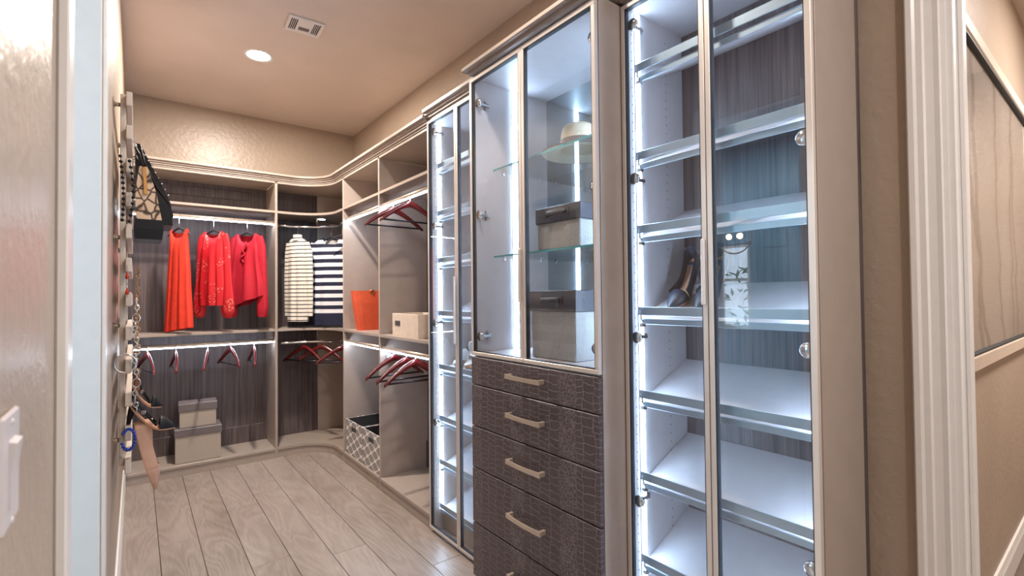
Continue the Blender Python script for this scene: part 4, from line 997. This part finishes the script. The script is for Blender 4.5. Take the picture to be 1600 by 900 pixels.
for i in range(9):
    q = i/8; m.ball((0.018+q*0.10, 2.77, 2.04-q*0.20), 0.004, 8, 5)
part('stud', m, M['chrome'], b)
part('hook', MB().tube([(-0.024, 2.90, 2.100), (-0.008, 2.90, 2.100), (0.002, 2.90, 2.072)], 0.003, 8), M['chrome'], b)
# necklaces and jewellery
def beads(name, label, cat, pts, rad, mat, cord=None):
    o = thing(name, label, cat, pts[0])
    for p in pts: part('bead', MB().ball(p, rad, 8, 6), mat, o)
    part('cord', MB().tube(pts, 0.0012, 5), M[cord or 'black'], o)
    return o
pts = []
for i in range(13): pts.append((-0.050+0.010*math.sin(i*0.2), 2.385, 1.905-0.0205*i))
for i in range(11): pts.append((-0.026+0.016*math.sin(PI*(i+1)/12), 2.383, 1.655+0.0235*i))
beads('bead_necklace', 'long black bead necklace looped over the upper rack slats', 'necklace', pts, 0.0062, M['blackgloss'])
def chain(name, label, x, y, z0, z1, mat, rl=0.010):
    o = thing(name, label, 'necklace', (x, y, z0)); z = z0; i = 0
    while z > z1:
        rr = rl if i % 3 else rl*1.7
        c = (x+0.003*math.sin(i), y, z-rr)
        part('chain_link', MB().tube(ring_pts(c, rr, 'Y' if i % 2 else 'X', 14, 0.7), 0.0022, 6, closed=True), mat, o)
        z -= rr*1.7; i += 1
    return o
chain('chain_necklace', 'silver link necklace with large open links dangling down the rack', 0.000, 2.392, 1.36, 0.93, M['chrome'])
chain('chain_necklace', 'fine brass chain hanging just behind the silver link necklace', 0.004, 2.60, 1.50, 1.10, M['brass'], 0.006)
e = thing('drop_earring', 'small pair of red drop beads on a silver wire on the rack', 'earring', (-0.028, 2.392, 1.46))
part('wire', MB().tube([(-0.028, 2.392, 1.487), (-0.028, 2.392, 1.36)], 0.001, 5), M['chrome'], e)
for z in (1.445, 1.385): part('bead', MB().lathe([(0.0005, 0.016), (0.004, 0.006), (0.007, -0.010), (0.0005, -0.014)], 10, (-0.028, 2.392, z)), M['red'], e)
b = thing('bangle', 'large round silver bangle hanging over a lower rack slat', 'bangle', (-0.03, 2.385, 1.10))
part('hoop', MB().tube(ring_pts((-0.032, 2.385, 1.107), 0.034, 'Y', 36), 0.0035, 8, closed=True), M['chrome'], b)
part('clasp', MB().box(-0.036, -0.028, 2.380, 2.390, 1.136, 1.146, 0.001), M['bronze'], b)
b = thing('leather_tag', 'small brown leather tag hanging below the silver chain', 'tag', (0.004, 2.40, 1.07))
part('tab', MB().box(-0.003, 0.011, 2.398, 2.403, 0.995, 1.065, 0.002), M['tan'], b)
part('ring', MB().tube(ring_pts((0.004, 2.400, 1.073), 0.009, 'Y', 14), 0.0018, 6, closed=True), M['brass'], b)
pts = [(-0.022+0.020*math.cos(a), 2.385, 0.815+0.040*math.sin(a)) for a in [math.radians(200+i*20.0) for i in range(16)]]
beads('bead_bracelet', 'cobalt blue bead bracelet looped on a low rack slat', 'bracelet', pts, 0.0062, M['blue'], 'blue')
# shoes on the rack
pump('slingback_shoe', 'black slingback heel resting on the rack above the nude pump', (-0.035, 2.44, 0.845), (0, math.radians(8), 0), 0.165, 0.095, M['blackgloss'], M['insole'], 'sling')
pump('pump_shoe', 'nude leather flat hanging toe down from the lowest part of the rack', (-0.020, 2.45, 0.858), (0, math.radians(74), 0), 0.285, 0.014, M['nude'], M['insole'])

o = pump('slingback_shoe', 'black heeled slingback behind the other, straps poking out from the rack', (-0.030, 2.66, 0.905), (0, math.radians(14), 0), 0.125, 0.075, M['blackgloss'], M['insole'], 'sling')

# ------------------------------------------------------------------ light switch
s = thing('light_switch', 'white rocker light switch plate on the near wall', 'switch', (XN, 0.665, 1.188))
part('plate', MB().box(XN+0.0003, XN+0.006, 0.628, 0.704, 1.136, 1.244, 0.0025), M['plate'], s)
part('rocker', MB().loft([[(XN+0.006, y, 1.156), (XN+0.0075, y, 1.156), (XN+0.008, y, 1.186), (XN+0.0115, y, 1.216), (XN+0.006, y, 1.218)] for y in (0.650, 0.682)], smooth=False), M['plate'], s)
for z in (1.140, 1.234): part('screw', MB().lathe([(0.0005, 0.0018), (0.003, 0.0012), (0.0035, 0)], 12, (XN+0.006, 0.666, z), axis='X'), M['plate'], s)

# ------------------------------------------------------------------ framed picture in the hall
p = thing('framed_picture', 'large glazed print of tall grey stems in a pale frame on the hall wall', 'picture', (2.25, 0.39, 1.05))
px0, px1, pz0, pz1, fy, fw = 2.25, 4.22, 1.055, 2.385, 0.40, 0.055
part('frame', MB().box(px0, px1, fy-0.035, fy-0.002, pz0, pz0+fw, 0.004).box(px0, px1, fy-0.035, fy-0.002, pz1-fw, pz1, 0.004).box(px0, px0+fw, fy-0.035, fy-0.002, pz0+fw, pz1-fw, 0.004).box(px1-fw, px1, fy-0.035, fy-0.002, pz0+fw, pz1-fw, 0.004), M['artframe'], p)
part('inner_lip', MB().box(px0+fw, px1-fw, fy-0.030, fy-0.012, pz0+fw, pz0+fw+0.008).box(px0+fw, px1-fw, fy-0.030, fy-0.012, pz1-fw-0.008, pz1-fw).box(px0+fw, px0+fw+0.008, fy-0.030, fy-0.012, pz0+fw+0.008, pz1-fw-0.008).box(px1-fw-0.008, px1-fw, fy-0.030, fy-0.012, pz0+fw+0.008, pz1-fw-0.008), M['gasket'], p)
part('print', MB().box(px0+fw, px1-fw, fy-0.012, fy-0.008, pz0+fw, pz1-fw), M['art'], p)
part('glazing', MB().box(px0+fw+0.008, px1-fw-0.008, fy-0.019, fy-0.016, pz0+fw+0.008, pz1-fw-0.008), M['glass'], p)

# ------------------------------------------------------------------ bathroom seen in the door glass: pendant and plant outside
p = thing('pendant_lamp', 'ring pendant lamp with two warm bulbs in the bathroom beyond the doorway', 'lamp', (-1.9, 2.42, 1.92))
part('ring', MB().tube([(-1.9, 2.42+0.17*math.cos(a), 1.92+0.17*math.sin(a)) for a in [2*PI*i/32 for i in range(32)]], 0.007, 8, closed=True), M['brass'], p)
part('cable', MB().tube([(-1.9, 2.42, 2.09), (-1.9, 2.42, CEIL)], 0.004, 6), M['black'], p)
for dy in (-0.05, 0.06): part('bulb', MB().ball((-1.9, 2.42+dy, 1.92), 0.03, 12, 8), M['warmbulb'], p)
p = thing('garden_shrub', 'green leafy shrub outside the bathroom window', 'plant', (BX-0.7, 2.8, 0.0))
rnd = random.Random(4); m = MB()
for i in range(260):
    a, q, zz = rnd.uniform(0, 6.28), rnd.uniform(0, 0.35), rnd.uniform(0.8, 1.7)
    c = Vector((BX-0.75+q*math.cos(a), 2.85+q*1.5*math.sin(a), zz)); d1 = Vector((rnd.uniform(-1, 1), rnd.uniform(-1, 1), rnd.uniform(-0.6, 0.6))).normalized()*0.06; d2 = d1.cross(Vector((rnd.uniform(-1, 1), rnd.uniform(-1, 1), 1))).normalized()*0.02
    m.add([c-d1, c+d2, c+d1, c-d2], [(0, 1, 2, 3)])
part('foliage', m, M['leaf'], p, kind='stuff')
part('stem', MB().tube([(BX-0.75, 2.85, 0.0), (BX-0.74, 2.86, 0.8), (BX-0.76, 2.84, 1.5)], [0.03, 0.02, 0.008], 8), M['tan'], p)
